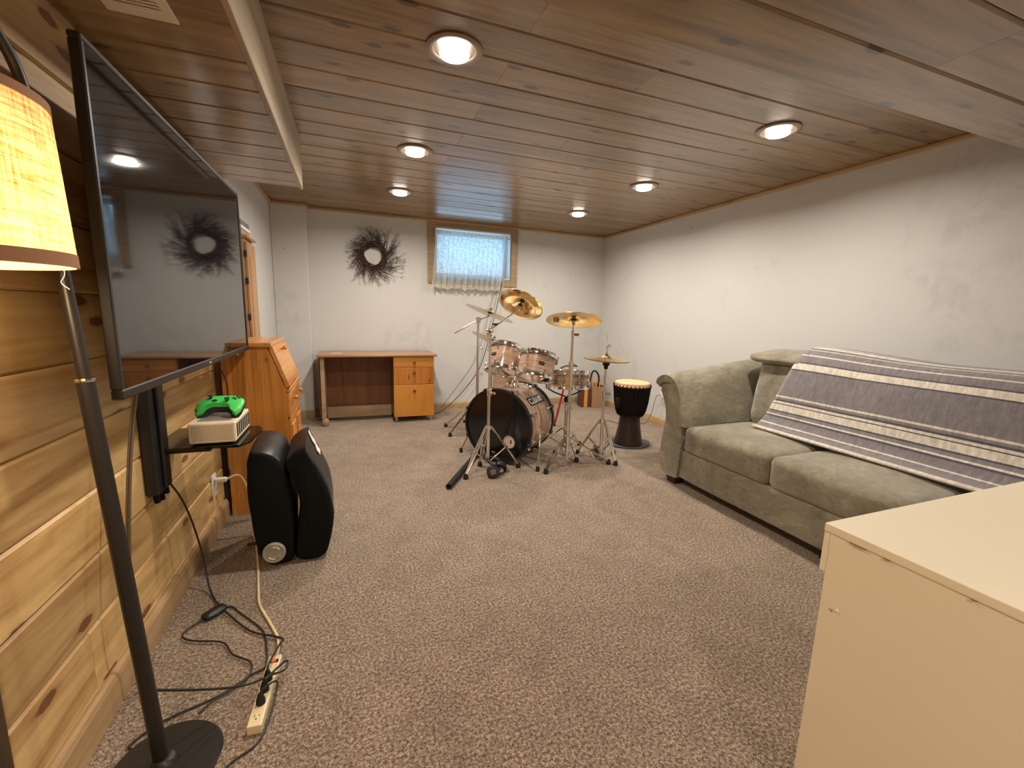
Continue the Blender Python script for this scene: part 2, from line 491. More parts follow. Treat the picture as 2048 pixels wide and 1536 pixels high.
M['canring'] = plain('can_trim', srgb(150, 134, 120), 0.3, 0.55)
M['enamel'] = plain('white_enamel', srgb(232, 222, 204), 0.35)
M['darkgap'] = plain('dark_gap', (0.01, 0.009, 0.008), 0.8)
M['lace'] = mat_lace(); M['lacehem'] = mat_lacehem()
M['pane'] = mat_glass('window_pane', (0.97, 0.98, 1.0))
M['shelfglass'] = mat_glass('smoked_glass', (0.28, 0.28, 0.27))
M['vinylwhite'] = plain('white_vinyl_sash', srgb(226, 236, 240), 0.35)
M['twig'] = plain('dark_twig', srgb(66, 48, 42), 0.85, 0, 0.2)
M['headblack'] = plain('black_drumhead', (0.004, 0.004, 0.005), 0.16, 0, 0.55)
M['headclear'] = mat_glass('clear_drumhead', (0.8, 0.79, 0.76), 0.08)
M['headwhite'] = plain('coated_drumhead', srgb(228, 224, 216), 0.5)
M['hoopblack'] = plain('black_hoop', (0.012, 0.012, 0.013), 0.3)
M['brass'] = mat_cymbal('brilliant_brass', (0.80, 0.56, 0.27), (0.90, 0.68, 0.38), 0.2)
M['bronze'] = mat_cymbal('lathed_bronze', (0.62, 0.42, 0.15), (0.78, 0.58, 0.26), 0.30)
M['palecym'] = mat_cymbal('pale_bronze', (0.74, 0.66, 0.48), (0.84, 0.78, 0.62), 0.32)
M['ink'] = plain('black_ink', (0.01, 0.008, 0.006), 0.6)
M['white'] = plain('white_print', srgb(240, 238, 232), 0.5)
M['skin'] = wood('goat_skin', srgb(232, 200, 156), srgb(206, 166, 120), srgb(150, 110, 70), 0, 0.6, 0.6, 0.0, 0.0, 0.05)
M['djwrap'] = plain('black_rope_cloth', (0.012, 0.009, 0.008), 0.9, 0, 0.2)
M['djwood'] = wood('dark_drum_wood', srgb(48, 31, 20), srgb(26, 15, 10), srgb(16, 8, 4), 2, 0.5, 1.4, 0.0, 0.1, 0.05)
M['djring'] = plain('pink_rope', srgb(196, 140, 112), 0.8)
M['greymat'] = plain('grey_rubber_mat', srgb(84, 82, 84), 0.8)
M['red'] = plain('red_lacquer', srgb(170, 34, 24), 0.4)
M['stick'] = plain('hickory', srgb(206, 152, 104), 0.5)
M['caseboard'] = plain('tan_board', srgb(160, 124, 88), 0.7)
M['casebrown'] = plain('brown_leatherette', srgb(92, 52, 30), 0.6)
M['caseorange'] = plain('orange_strip', srgb(206, 146, 84), 0.6)
M['green'] = plain('green_shell', srgb(70, 206, 96), 0.38)
M['greendark'] = plain('green_buttons', srgb(20, 70, 34), 0.4)
M['grille'] = mat_console()
M['consolewhite'] = plain('console_shell', srgb(226, 212, 188), 0.45)
M['silver'] = plain('silver_plastic', srgb(176, 170, 160), 0.35, 0.4)
M['darkleg'] = plain('dark_wood_foot', srgb(52, 30, 20), 0.5)
M['rocker'] = plain('red_switch', srgb(200, 40, 20), 0.3, Emission__Color=(1, 0.12, 0.04, 1), Emission__Strength=0.6)
M['paper'] = plain('white_paper', srgb(226, 224, 220), 0.7)
M['greybox'] = plain('grey_cover', srgb(104, 112, 108), 0.6)
M['tanbox'] = plain('tan_cover', srgb(160, 140, 118), 0.7)
# ------------------------------------------------------------------ the room
rng = random.Random(7)
fl = obj('floor', B((XL-0.1, YF, -0.05), (XR+0.1, YB+0.1, 0.0)), M['carpet'])
tag(fl, 'brown flecked cut-pile carpet covering the whole floor', kind='structure')

WX0, WX1, WZ0, WZ1 = 0.93, 1.85, 1.575, 2.115        # window opening
bm = NB()
box(bm, (XL-0.1, YB, 0), (WX0, YB+0.24, ZC+0.05)); box(bm, (WX1, YB, 0), (XR+0.1, YB+0.24, ZC+0.05))
box(bm, (WX0, YB, 0), (WX1, YB+0.24, WZ0)); box(bm, (WX0, YB, WZ1), (WX1, YB+0.24, ZC+0.05))
wb = obj('wall_back', bm, M['paint']); tag(wb, 'off-white painted back wall behind the drum kit', kind='structure')
wr = obj('wall_right', B((XR, YF, 0), (XR+0.1, YB, ZC+0.05)), M['paint']); tag(wr, 'long off-white painted wall behind the sofa', kind='structure')
wf = obj('wall_front', B((XL-0.1, YF-0.1, 0), (XR+0.1, YF, ZC+0.05)), M['paint']); tag(wf, kind='structure')
wl = obj('wall_left', B((XL-0.1, YF, 0), (XL, YB, ZC+0.05)), M['paint']); tag(wl, 'left wall, painted at the far end and clad in pine boards nearer by', kind='structure')
wc = obj('wall_corner', B((XL, 4.975, 0), (-0.385, YB, ZC+0.03), 0.006), M['paint']); tag(wc, 'shallow painted bump-out in the far left corner', kind='structure')
# small nail holes and hooks in the walls
def nail(p, n, parent):
    obj('nail', L([(0, 0.006), (0.0035, 0.005), (0.004, 0.0), (0.0015, -0.004), (0.0, -0.004)], basis(p, n), 8), M['blackmetal'], parent)
nail((2.674, YB-0.002, 1.685), (0, -1, 0), wb); nail((2.856, YB-0.002, 1.692), (0, -1, 0), wb)
nail((-0.60, 4.973, 1.745), (0, -1, 0), wc); nail((XR-0.002, 3.523, 2.047), (-1, 0, 0), wr)

# ---- boards ---------------------------------------------------------------
_bcache = {}
def board_mesh(length, width, thick=0.016, ch=0.007):
    """tongue-and-groove board: length on x, width on y, seen face at z=0 looking down (-z)"""
    key = (round(length, 3), round(width, 3), thick, ch)
    if key in _bcache: return _bcache[key]
    w = width/2 - 0.0009; l = length/2 - 0.0006
    prof = [(-w+ch, 0), (w-ch, 0), (w, ch*0.9), (w, thick), (-w, thick), (-w, ch*0.9)]
    bm = NB(); prism(bm, prof, -l, l, lambda u, v, d: (d, u, v))
    bmesh.ops.recalc_face_normals(bm, faces=bm.faces)
    me = bpy.data.meshes.new('board'); bm.to_mesh(me); bm.free()
    _bcache[key] = me; return me
def put_board(name, parent, length, width, mat, Mx):
    me = board_mesh(length, width)
    if not me.materials: me.materials.append(mat)
    elif me.materials[0] != mat:
        me = me.copy(); me.materials.clear(); me.materials.append(mat)
    o = link(bpy.data.objects.new(name, me)); o.parent = parent; o.matrix_local = Mx
    return o

ce = obj('ceiling', B((XL-0.1, YF, ZC+0.016), (XR+0.1, YB, ZC+0.07)), M['ceil'])
tag(ce, 'ceiling clad in brown knotty pine boards', kind='structure')
PW = 0.196
y = 1.855 - PW*4; row = 0
while y < YB:
    y2 = min(y+PW, YB)
    x0, x1 = (XS if y2 <= YS else XL), XR
    cuts = [x0, 0.652, x1] if row % 2 == 0 else ([x0, 2.07, x1] if row % 4 == 1 else [x0, 1.25, 2.62, x1])
    for a, b in zip(cuts, cuts[1:]):
        put_board('ceiling_board', ce, b-a, y2-y, M['ceil'], TR((a+b)/2, (y+y2)/2, ZC))
    y = y2; row += 1
# left soffit: boards across, pale fascia board on the face
y = 1.51 - PW*2; ys = []
while y < YS-0.01:
    y2 = min(y+PW, YS); ys.append((y, y2)); y = y2
ys = [(max(a, YN), b) for a, b in ys if b > YN+0.02]
for a, b in ys:
    put_board('soffit_board', ce, XS-XL, b-a, M['ceil'], TR((XL+XS)/2, (a+b)/2, ZS))
obj('soffit_core', B((XL, YN, ZS+0.016), (XS-0.02, YS, ZC+0.016)), M['ceil'], ce)
obj('soffit_face', B((XS-0.02, YN-0.05, ZS-0.012), (XS, YS, ZC+0.004), 0.002), M['fascia'], ce)
# near soffit across the whole room, above and behind the camera
y = YN; row = 0
while y > YF+0.01:
    y2 = max(y-PW-0.008, YF)
    cuts = [XL, 1.645, XR] if row % 2 == 1 else [XL, 0.35, 2.55, XR]
    for a, b in zip(cuts, cuts[1:]):
        put_board('soffit_board', ce, b-a, y-y2, M['ceil'], TR((a+b)/2, (y+y2)/2, ZS))
    y = y2; row += 1
obj('soffit_core', B((XL, YF, ZS+0.016), (XR, YN-0.002, ZC+0.016)), M['ceil'], ce)

# left wall boards: face looks to +x
YPE = 2.665
WALLM = lambda yc, zc: Matrix(((0, 0, -1, XLP), (1, 0, 0, yc), (0, -1, 0, zc), (0, 0, 0, 1)))
z = 0.11 - 0.18; row = 0
zs = []
zz = -0.07
while zz < ZS:
    zs.append((max(zz, 0.0), min(zz+0.18, ZS))); zz += 0.18
joint = [[0.2, 1.9], [-0.9, 1.36], [0.55, 2.25], [-0.4, 1.62], [1.05], [0.1, 1.98], [1.45], [-0.2, 2.1], [0.9], [0.0, 1.7], [1.28], [0.5]]
for i, (a, b) in enumerate(zs):
    if b-a < 0.02: continue
    cuts = [YF] + joint[i % len(joint)] + [YPE]
    for c, d in zip(cuts, cuts[1:]):
        put_board('wall_board', wl, d-c, b-a, M['pine'], WALLM((c+d)/2, (a+b)/2))
obj('board_backing', B((XL, YF, 0), (XLP-0.016, YPE-0.002, ZS)), M['pine'], wl)

# ---- trims ----------------------------------------------------------------
def struct(name, bm, mat, label=None):
    return tag(obj(name, bm, mat), label, kind='structure')
def molding(a, b, prof_dir, h=0.09, t=0.014, z0=0.0):
    """baseboard with an eased top edge from a to b (2D), proud towards prof_dir"""
    a, b, n = V((*a, 0)), V((*b, 0)), V((*prof_dir, 0))
    prof = [(0, 0), (t, 0), (t, h*0.80), (t*0.75, h*0.92), (t*0.35, h), (0, h)]
    bm = NB()
    prism(bm, prof, 0.0, 1.0, lambda u, v, d: a.lerp(b, d) + n*u + V((0, 0, z0+v)))
    return bm
struct('baseboard_back', molding((-0.385, YB), (XR, YB), (0, -1), 0.085), M['trimx'], 'pine baseboard along the back wall')
struct('baseboard_right', molding((XR, YF), (XR, YB-0.015), (-1, 0), 0.085), M['trimy'], 'pine baseboard along the right wall')
struct('baseboard_left', molding((XLP, YF), (XLP, YPE), (1, 0), 0.108, 0.018), M['trimy'], 'pale pine baseboard under the boarded wall')
struct('baseboard_far_left', molding((XL, YPE), (XL, 4.975), (1, 0), 0.085), M['trimy'])
struct('baseboard_corner', molding((XL, 4.975), (-0.385, 4.975), (0, -1), 0.085), M['trimx'], 'baseboard across the corner bump-out')
struct('trim_1', B((-0.385, YB-0.022, ZC-0.026), (XR, YB, ZC), 0.004), M['trimx'], 'pine strip where the ceiling meets the back wall')
struct('trim_2', B((XR-0.022, YN, ZC-0.026), (XR, YB-0.022, ZC), 0.004), M['trimy'], 'pine strip where the ceiling meets the right wall')
struct('trim_3', B((XL, 4.953, ZC-0.026), (-0.385, 4.975, ZC), 0.004), M['trimx'], 'pine strip above the corner bump-out')
struct('trim_4', B((XL, YS, ZC-0.026), (XL+0.022, 4.953, ZC), 0.004), M['trimy'], 'pine strip above the far left wall')
struct('trim_5', B((-0.385, 4.953, ZC-0.026), (-0.363, YB-0.022, ZC), 0.003), M['trimy'])

struct('trim_6', B((XLP, 0.935, 0.0), (XLP+0.022, 1.030, ZS), 0.003), M['casingdark'], 'dark upright casing at the near end of the pine wall')

# ---- window ---------------------------------------------------------------
w = thing('window_1', 'small high basement window with pine casing', None, ((WX0+WX1)/2, YB, WZ0)); del_cat = w.get('category')
tag(w, kind='structure')
cw = 0.085
for nm, a, b in (('casing', (WX0-cw, YB-0.02, WZ0-cw), (WX0, YB, WZ1+0.075)), ('casing', (WX1, YB-0.02, WZ0-cw), (WX1+cw, YB, WZ1+0.075)),
                 ('casing', (WX0, YB-0.02, WZ1), (WX1, YB, WZ1+0.075)), ('casing', (WX0, YB-0.02, WZ0-cw), (WX1, YB, WZ0))):
    obj(nm, B(a, b, 0.003), M['casing'], w)
# jambs line the opening, vinyl sash and glass at the outside
j = 0.012
for a, b in (((WX0, YB, WZ0), (WX0+j, YB+0.2, WZ1)), ((WX1-j, YB, WZ0), (WX1, YB+0.2, WZ1)), ((WX0+j, YB, WZ0), (WX1-j, YB+0.2, WZ0+j)), ((WX0+j, YB, WZ1-j), (WX1-j, YB+0.2, WZ1))):
    obj('jamb', B(a, b), M['vinylwhite'], w)
ys_ = YB+0.15
for a, b in (((WX0+j, ys_, WZ0+j), (WX0+0.05, ys_+0.04, WZ1-j)), ((WX1-0.05, ys_, WZ0+j), (WX1-j, ys_+0.04, WZ1-j)),
             ((WX0+0.05, ys_, WZ0+j), (WX1-0.05, ys_+0.04, WZ0+0.05)), ((WX0+0.05, ys_, WZ1-0.05), (WX1-0.05, ys_+0.04, WZ1-j))):
    obj('sash_rail', B(a, b, 0.003), M['vinylwhite'], w)
obj('pane', B((WX0+0.05, ys_+0.016, WZ0+0.05), (WX1-0.05, ys_+0.022, WZ1-0.05)), M['pane'], w)

# ---- recessed ceiling lamps -------------------------------------------------
def can_light(x, y, zc, label, group='recessed ceiling lamps'):
    t = thing('recessed_light', label, 'ceiling light', (x, y, zc), group)
    K = TR(x, y, zc)
    obj('trim_ring', L([(0.112, -0.001), (0.112, -0.006), (0.104, -0.010), (0.088, -0.011), (0.082, -0.007), (0.080, -0.002)], K, 48), M['canring'], t, smooth=True)
    obj('reflector', L([(0.080, -0.004), (0.071, -0.0025), (0.060, -0.0015), (0.0, -0.0015)], K, 40), M['canring'], t, smooth=True)
    obj('bulb', L([(0.042, -0.003), (0.056, -0.008), (0.060, -0.018), (0.057, -0.025), (0.045, -0.029), (0.02, -0.031), (0.0, -0.0315)], K, 40), M['bulb'], t, smooth=True)
    ld = bpy.data.lights.new('bulb_light', 'AREA'); ld.shape = 'DISK'; ld.size = 0.10
    ld.energy = CAN_WATTS; ld.color = CAN_COLOR; ld.spread = math.radians(165)
    lo = link(bpy.data.objects.new('bulb_light', ld)); lo.parent = t; lo.location = (0, 0, -0.034)
    return t
can_light(0.418, 1.86, ZC, 'largest ceiling light, nearest the camera on the left')
can_light(0.425, 3.03, ZC, 'middle of the three ceiling lights in the left row')
can_light(0.44, 4.075, ZC, 'farthest ceiling light in the left row, above the desk')
can_light(2.21, 1.875, ZC, 'nearest ceiling light in the right row, above the sofa')
can_light(2.21, 3.03, ZC, 'middle ceiling light in the right row, above the djembe')
can_light(2.20, 4.07, ZC, 'farthest and smallest ceiling light in the right row')
can_light(0.42, -0.75, ZS, 'ceiling light behind the camera on the left')
can_light(2.21, -0.75, ZS, 'ceiling light behind the camera on the right')

# ---- ceiling register ---------------------------------------------------------
t = thing('air_vent', 'white metal air register on the left soffit', 'vent', (-0.49, 1.42, ZS))
VX0, VX1, VY0, VY1 = -0.565, -0.410, 1.29, 1.552
bm = NB(); pr_ = 0.032
for a, b in (((VX0, VY0), (VX0+pr_, VY1)), ((VX1-pr_, VY0), (VX1, VY1)), ((VX0+pr_, VY0), (VX1-pr_, VY0+pr_)), ((VX0+pr_, VY1-pr_), (VX1-pr_, VY1))):
    box(bm, (*a, ZS-0.006), (*b, ZS-0.0005), 0.0012)
obj('frame', bm, M['enamel'], t)
obj('duct_back', B((VX0+pr_, VY0+pr_, ZS-0.002), (VX1-pr_, VY1-pr_, ZS-0.0005)), M['darkgap'], t)
for k in range(14):
    yy = VY0+pr_+0.008 + k*(VY1-VY0-2*pr_-0.012)/13.5
    obj('louver', B((-0.055, -0.012, -0.0008), (0.055, 0.012, 0.0008), 0, TR((VX0+VX1)/2, yy, ZS-0.006) @ RX(14)), M['enamel'], t)
# ------------------------------------------------------------------ television on the pine wall
TY0, TY1, TZ0, TZ1, TX = 1.270, 2.654, 0.939, 1.732, -0.515
t = thing('television', 'large black flat-screen television mounted on the pine wall', 'television', (TX-0.03, (TY0+TY1)/2, TZ0))
bm = NB(); bz = 0.014
for a, b in (((TY0, TZ0), (TY1, TZ0+0.024)), ((TY0, TZ1-bz), (TY1, TZ1)), ((TY0, TZ0+0.024), (TY0+bz, TZ1-bz)), ((TY1-bz, TZ0+0.024), (TY1, TZ1-bz))):
    box(bm, (TX-0.024, *a), (TX, *b), 0.003)
obj('bezel', bm, M['tvframe'], t)
obj('screen', B((TX-0.02, TY0+bz, TZ0+0.024), (TX-0.004, TY1-bz, TZ1-bz)), M['screen'], t)
obj('back_cover', B((TX-0.036, TY0+0.07, TZ0+0.05), (TX-0.020, TY1-0.07, TZ1-0.05), 0.006), M['tvframe'], t)
obj('electronics_bulge', B((TX-0.065, TY0+0.25, TZ0+0.08), (TX-0.03, TY1-0.25, TZ0+0.45), 0.012), M['tvframe'], t)
obj('brand_mark', B((TX-0.001, 1.95, TZ0+0.008), (TX+0.001, 1.98, TZ0+0.016)), M['silver'], t)
obj('power_light', B((TX-0.006, 2.40, TZ0-0.004), (TX-0.001, 2.42, TZ0)), M['silver'], t)
# wall bracket behind it
t = thing('tv_bracket', 'black steel wall bracket behind the television', 'bracket', (XLP, 2.04, 1.2))
obj('wall_plate', B((XLP, 1.80, 1.12), (XLP+0.012, 2.28, 1.54), 0.003), M['blackmetal'], t)
for yy in (1.84, 2.20):
    obj('rail', B((XLP+0.012, yy, 1.10), (TX-0.076, yy+0.04, 1.58), 0.002), M['blackmetal'], t)

# ------------------------------------------------------------------ black cable column with glass shelf
t = thing('shelf_column', 'black wall column with a small smoked-glass shelf under the television', 'shelf', (XLP, 1.82, 0.5))
obj('column', B((XLP, 1.755, 0.505), (XLP+0.042, 1.875, 1.0), 0.006), M['plastic'], t)
obj('column_ridge', B((XLP+0.042, 1.79, 0.52), (XLP+0.054, 1.84, 0.98), 0.004), M['plastic'], t)
for k, (dy, l_) in enumerate(((0.012, 0.030), (0.032, 0.012), (0.052, 0.036), (0.074, 0.020), (0.094, 0.028))):
    yy = 1.762 + dy
    obj('cable_tail', T([V((XLP+0.022, yy, 0.53)), V((XLP+0.024, yy, 0.505)), V((XLP+0.026, yy+0.003, 0.505-l_))], 0.010, 8), M['fabricblack'], t, smooth=True)
zsh = 0.662
poly = [(XLP+0.01, 1.80), (-0.400, 1.785), (-0.372, 1.83), (-0.362, 2.02), (-0.385, 2.07), (XLP+0.01, 2.10)]
bm = NB(); prism(bm, poly, zsh-0.008, zsh, lambda u, v, d: (u, v, d))
obj('glass_plate', bm, M['shelfglass'], t)
for yy in (1.83, 2.06):
    obj('shelf_arm', B((XLP+0.004, yy, zsh-0.03), (-0.50, yy+0.02, zsh-0.008), 0.003), M['plastic'], t)

# ------------------------------------------------------------------ game console and pad
t = thing('game_console', 'flat off-white game console with perforated side on the glass shelf', 'game console', (-0.49, 1.95, zsh))
CX0, CX1, CY0, CY1, CZ0, CZ1 = -0.562, -0.414, 1.812, 2.05, zsh+0.006, zsh+0.082
obj('body', B((CX0, CY0, CZ0), (CX1, CY1, CZ1), 0.004), M['consolewhite'], t)
obj('side_grille', B((CX0+0.010, CY0-0.0015, CZ0+0.010), (CX1-0.010, CY0+0.002, CZ1-0.010)), M['grille'], t)
obj('top_grille', B((CX0+0.02, CY0+0.03, CZ1-0.001), (CX1-0.02, CY1-0.03, CZ1+0.0012)), M['silver'], t)
for k in range(7):
    obj('front_slot', B((CX1-0.001, CY0+0.022+k*0.031, CZ0+0.014), (CX1+0.0015, CY0+0.038+k*0.031, CZ1-0.012)), M['darkgap'], t)
for xx in (CX0+0.02, CX1-0.03):
    for yy in (CY0+0.02, CY1-0.03):
        obj('foot', B((xx, yy, zsh), (xx+0.012, yy+0.012, CZ0+0.001)), M['rubber'], t)

def controller():
    t = thing('game_controller', 'bright green and black game controller lying on the console', 'game controller', (-0.475, 1.92, CZ1))
    K = TR(-0.480, 1.945, CZ1+0.041) @ RZ(-9) @ RX(12)
    # shell: top outline with two grips that come towards -y
    def outline(s, off=0.0):
        return [(s*x, y+off) for x, y in ((-0.052, 0.038), (-0.025, 0.044), (0.025, 0.044), (0.052, 0.038), (0.072, 0.018), (0.079, -0.012), (0.078, -0.048), (0.066, -0.064), (0.052, -0.056), (0.042, -0.034), (0.026, -0.024),
                (-0.026, -0.024), (-0.042, -0.034), (-0.052, -0.056), (-0.066, -0.064), (-0.078, -0.048), (-0.079, -0.012), (-0.072, 0.018))]
    def zdip(x, y): return -0.022*max(0.0, -y-0.02)/0.045*min(1, abs(x)/0.05)
    def shell(z0, z1, s0, s1):
        bm = NB(); A = outline(s0); C2 = outline(s1); n = len(A)
        mid = [(a[0]*(s1+0.03), a[1]) for a in outline(1.0)]
        r0 = [bm.verts.new((x, y, z0+zdip(x, y))) for x, y in A]
        r1 = [bm.verts.new((x, y, (z0*0.4+z1*0.6)+zdip(x, y))) for x, y in outline(1.02)]
        r2 = [bm.verts.new((x, y, z1+zdip(x, y)*0.8)) for x, y in C2]
        for a, b in ((r0, r1), (r1, r2)):
            for k in range(n): bm.faces.new((a[k], a[(k+1) % n], b[(k+1) % n], b[k]))
        bm.faces.new(r0[::-1]); bm.faces.new(r2)
        bmesh.ops.triangulate(bm, faces=[f for f in bm.faces if len(f.verts) > 4])
        bmesh.ops.transform(bm, matrix=K, verts=bm.verts); return bm
    obj('top_shell', shell(0.002, 0.020, 1.0, 0.90), M['green'], t, smooth=True, angle=50)
    obj('bottom_shell', shell(-0.022, 0.002, 0.86, 1.0), M['plastic'], t, smooth=True, angle=50)
    for x, y in ((-0.045, 0.018), (0.022, -0.008)):
        obj('thumb_stick', L([(0.010, 0.018), (0.006, 0.022), (0.006, 0.028), (0.010, 0.030), (0.009, 0.033), (0, 0.032)], K @ TR(x, y, 0), 16), M['greendark'], t, smooth=True)
    bm = NB(); box(bm, (-0.030, -0.011, 0.018), (-0.014, -0.005, 0.024), 0, K); box(bm, (-0.025, -0.016, 0.018), (-0.019, 0.0, 0.024), 0, K)
    obj('direction_pad', bm, M['greendark'], t)
    for x, y in ((0.046, 0.030), (0.046, 0.008), (0.035, 0.019), (0.057, 0.019)):
        obj('button', L([(0.005, 0.017), (0.005, 0.022), (0.003, 0.024), (0, 0.024)], K @ TR(x, y, 0), 12), M['greendark'], t)
    for s in (-1, 1):
        obj('bumper', B((s*0.048-0.016, 0.036, 0.0), (s*0.048+0.016, 0.050, 0.012), 0.003, K), M['plastic'], t)
controller()

# ------------------------------------------------------------------ floor lamp
t = thing('floor_lamp', 'bronze floor lamp with a lit burlap drum shade at the left edge', 'floor lamp', (-0.478, 1.168, 0))
obj('base', L([(0, 0.0), (0.122, 0.0), (0.124, 0.006), (0.118, 0.013), (0.03, 0.018), (0.024, 0.03), (0.018, 0.034), (0, 0.034)], TR(-0.478, 1.168, 0), 48), M['lampmetal'], t, smooth=True)
p0, p1 = V((-0.485, 1.168, 0.03)), V((-0.5352, 1.168, 1.005))
obj('lower_pole', T([p0, p0.lerp(p1, 0.5), p1], [0.0165, 0.0165, 0.0155], 16), M['lampmetal'], t, smooth=True)
obj('pole_ring', L([(0.0165, -0.004), (0.0185, 0), (0.0165, 0.004)], basis(p1, p1-p0), 20), M['chrome'], t, smooth=True)
ptop = V((-0.566, 1.168, 1.555))
obj('upper_pole', T([p1, ptop], 0.0115, 14), M['lampmetal'], t, smooth=True)
SHC = V((-0.508, 0.765, 1.212)); SHR = 0.153; SHH = 0.212
tilt = RY(-1.5) @ RX(1.0)
shK = TR(*SHC) @ tilt
top_c = shK @ V((0, 0, SHH+0.10))
obj('curved_neck', T([ptop, ptop+V((-0.006, -0.02, 0.06)), ptop+V((-0.008, -0.10, 0.125)), V((-0.545, 0.95, 1.70)), top_c+V((0, 0.06, 0.05)), top_c, shK @ V((0, 0, SHH-0.03))], 0.0095, 12, smooth_pts=6), M['lampmetal'], t, smooth=True)
sh = obj('shade', L([(SHR, 0.0), (SHR*0.985, SHH), (SHR*0.985-0.0015, SHH), (SHR-0.0015, 0.0)], shK, 64, closed=True), M['shade'], t, smooth=True)
obj('shade_binding', L([(SHR+0.001, 0.0), (SHR+0.001, 0.018), (SHR-0.0025, 0.018), (SHR-0.0025, 0.0)], shK, 64, closed=True), M['shadetrim'], sh, smooth=True)
obj('shade_binding', L([(SHR*0.985+0.001, SHH-0.012), (SHR*0.985+0.001, SHH), (SHR*0.985-0.0025, SHH), (SHR*0.985-0.0025, SHH-0.012)], shK, 64, closed=True), M['shadetrim'], sh, smooth=True)
bm = NB()
for k in range(3):
    a = k*2*PI/3
    tube(bm, [shK @ V((0.012*math.cos(a), 0.012*math.sin(a), SHH-0.03)), shK @ V((SHR*0.98*math.cos(a), SHR*0.98*math.sin(a), SHH-0.006))], 0.0016, 6)
obj('spider', bm, M['steel'], t)
obj('bulb_socket', L([(0, SHH-0.03), (0.018, SHH-0.03), (0.018, SHH-0.075), (0, SHH-0.075)], shK, 16), M['lampmetal'], t)
obj('bulb', L([(0.012, SHH-0.075), (0.020, SHH-0.10), (0.028, SHH-0.125), (0.026, SHH-0.148), (0.014, SHH-0.160), (0, SHH-0.163)], shK, 20), M['lampbulb'], t, smooth=True)
for a, l in ((-0.9, 0.022), (0.1, 0.030)):
    q = shK @ V((SHR*0.93*math.cos(a), SHR*0.93*math.sin(a), 0.0))
    obj('loose_thread', T([q+V((0, 0, 0.02)), q+V((0.003, 0, -l*0.3)), q+V((-0.004, 0.004, -l*0.7)), q+V((0.006, 0.0, -l))], 0.0006, 5, smooth_pts=4), M['whiteplastic'], sh)
ld = bpy.data.lights.new('lamp_light', 'POINT'); ld.energy = LAMP_WATTS; ld.color = LAMP_COLOR; ld.shadow_soft_size = 0.035
lo = link(bpy.data.objects.new('lamp_light', ld)); lo.parent = t
lo.location = shK @ V((0, 0, SHH-0.195)) - ORG[t.name]

# ------------------------------------------------------------------ power strip and cords on the carpet
t = thing('power_strip', 'ivory power strip with a red switch lying on the carpet', 'power strip', (-0.274, 1.32, 0))
A0, A1 = V((-0.283, 1.188, 0)), V((-0.266, 1.447, 0))
dirv = (A1-A0).normalized(); sd = V((dirv.y, -dirv.x, 0)); ln = (A1-A0).length
K = Matrix(((sd.x, dirv.x, 0, A0.x), (sd.y, dirv.y, 0, A0.y), (0, 0, 1, 0), (0, 0, 0, 1)))
obj('body', B((-0.019, 0, 0.002), (0.019, ln, 0.030), 0.004, K, 2), M['ivory'], t)
obj('switch_housing', B((-0.014, ln-0.034, 0.029), (0.014, ln-0.020, 0.0315), 0.001, K), M['plastic'], t)
obj('switch', B((-0.006, ln-0.032, 0.030), (0.006, ln-0.022, 0.0345), 0.001, K), M['rocker'], t)
for yy in (0.028, 0.070, 0.112, 0.154):
    s = obj('socket', B((-0.012, yy-0.013, 0.029), (0.012, yy+0.013, 0.0305), 0.0007, K), M['ivory'], t)
    for dx in (-0.006, 0.006):
        obj('slot', B((dx-0.001, yy+0.001, 0.0303), (dx+0.001, yy+0.008, 0.0308), 0, K), M['darkgap'], s)
    obj('slot', L([(0, 0.0303), (0.0022, 0.0303), (0.0022, 0.0309), (0, 0.0309)], K @ TR(0, yy-0.006, 0), 10), M['darkgap'], s)
def plug(parent, yy, a, x=0.0):
    Kp = K @ TR(x, yy, 0.0308) @ RZ(a)
    obj('plug', L([(0.0125, 0.0), (0.0125, 0.010), (0.009, 0.022), (0.005, 0.034), (0, 0.036)], Kp, 14), M['rubber'], parent, smooth=True)
    return Kp @ V((0, 0, 0.034))
def floor_path(pts, z): return [V((x, y, z)) for x, y in pts]
# lamp flex: from the pole to the strip and on through its foot switch
t = thing('lamp_cord', 'dark lamp cord running from the lamp pole to the power strip', 'cord', (-0.45, 1.35, 0))
q = plug(t, 0.118, 0)
pts = [V((-0.506, 1.182, 0.36)), V((-0.514, 1.176, 0.29)), V((-0.506, 1.184, 0.225)), V((-0.475, 1.205, 0.190)), V((-0.40, 1.262, 0.115)), V((-0.345, 1.305, 0.066)), V((-0.305, 1.328, 0.048)), V((-0.262, 1.338, 0.050)), V((-0.226, 1.362, 0.040)), V((-0.228, 1.392, 0.045)), q+V((0.010, 0.006, 0.004)), q]
obj('flex', T(pts, 0.0034, 8, smooth_pts=6), M['cordblack'], t, smooth=True)
t = thing('switch_cord', 'thin black cord with an oval foot switch looping on the carpet', 'cord', (-0.45, 1.6, 0))
loop = [(-0.50, 1.800), (-0.47, 1.800), (-0.432, 1.751), (-0.345, 1.638), (-0.319, 1.577), (-0.299, 1.486), (-0.299, 1.431), (-0.335, 1.412), (-0.404, 1.359), (-0.527, 1.315), (-0.583, 1.265), (-0.577, 1.245), (-0.552, 1.240)]
obj('flex', T(floor_path(loop, 0.005), 0.0030, 8, smooth_pts=6), M['cordblack'], t, smooth=True)
loop2 = [(-0.545, 1.752), (-0.587, 1.705), (-0.591, 1.668), (-0.552, 1.635), (-0.453, 1.594), (-0.407, 1.523), (-0.346, 1.469), (-0.334, 1.422), (-0.356, 1.38), (-0.42, 1.335), (-0.445, 1.305)]
obj('flex', T(floor_path(loop2, 0.009), 0.0030, 8, smooth_pts=6), M['cordblack'], t, smooth=True)
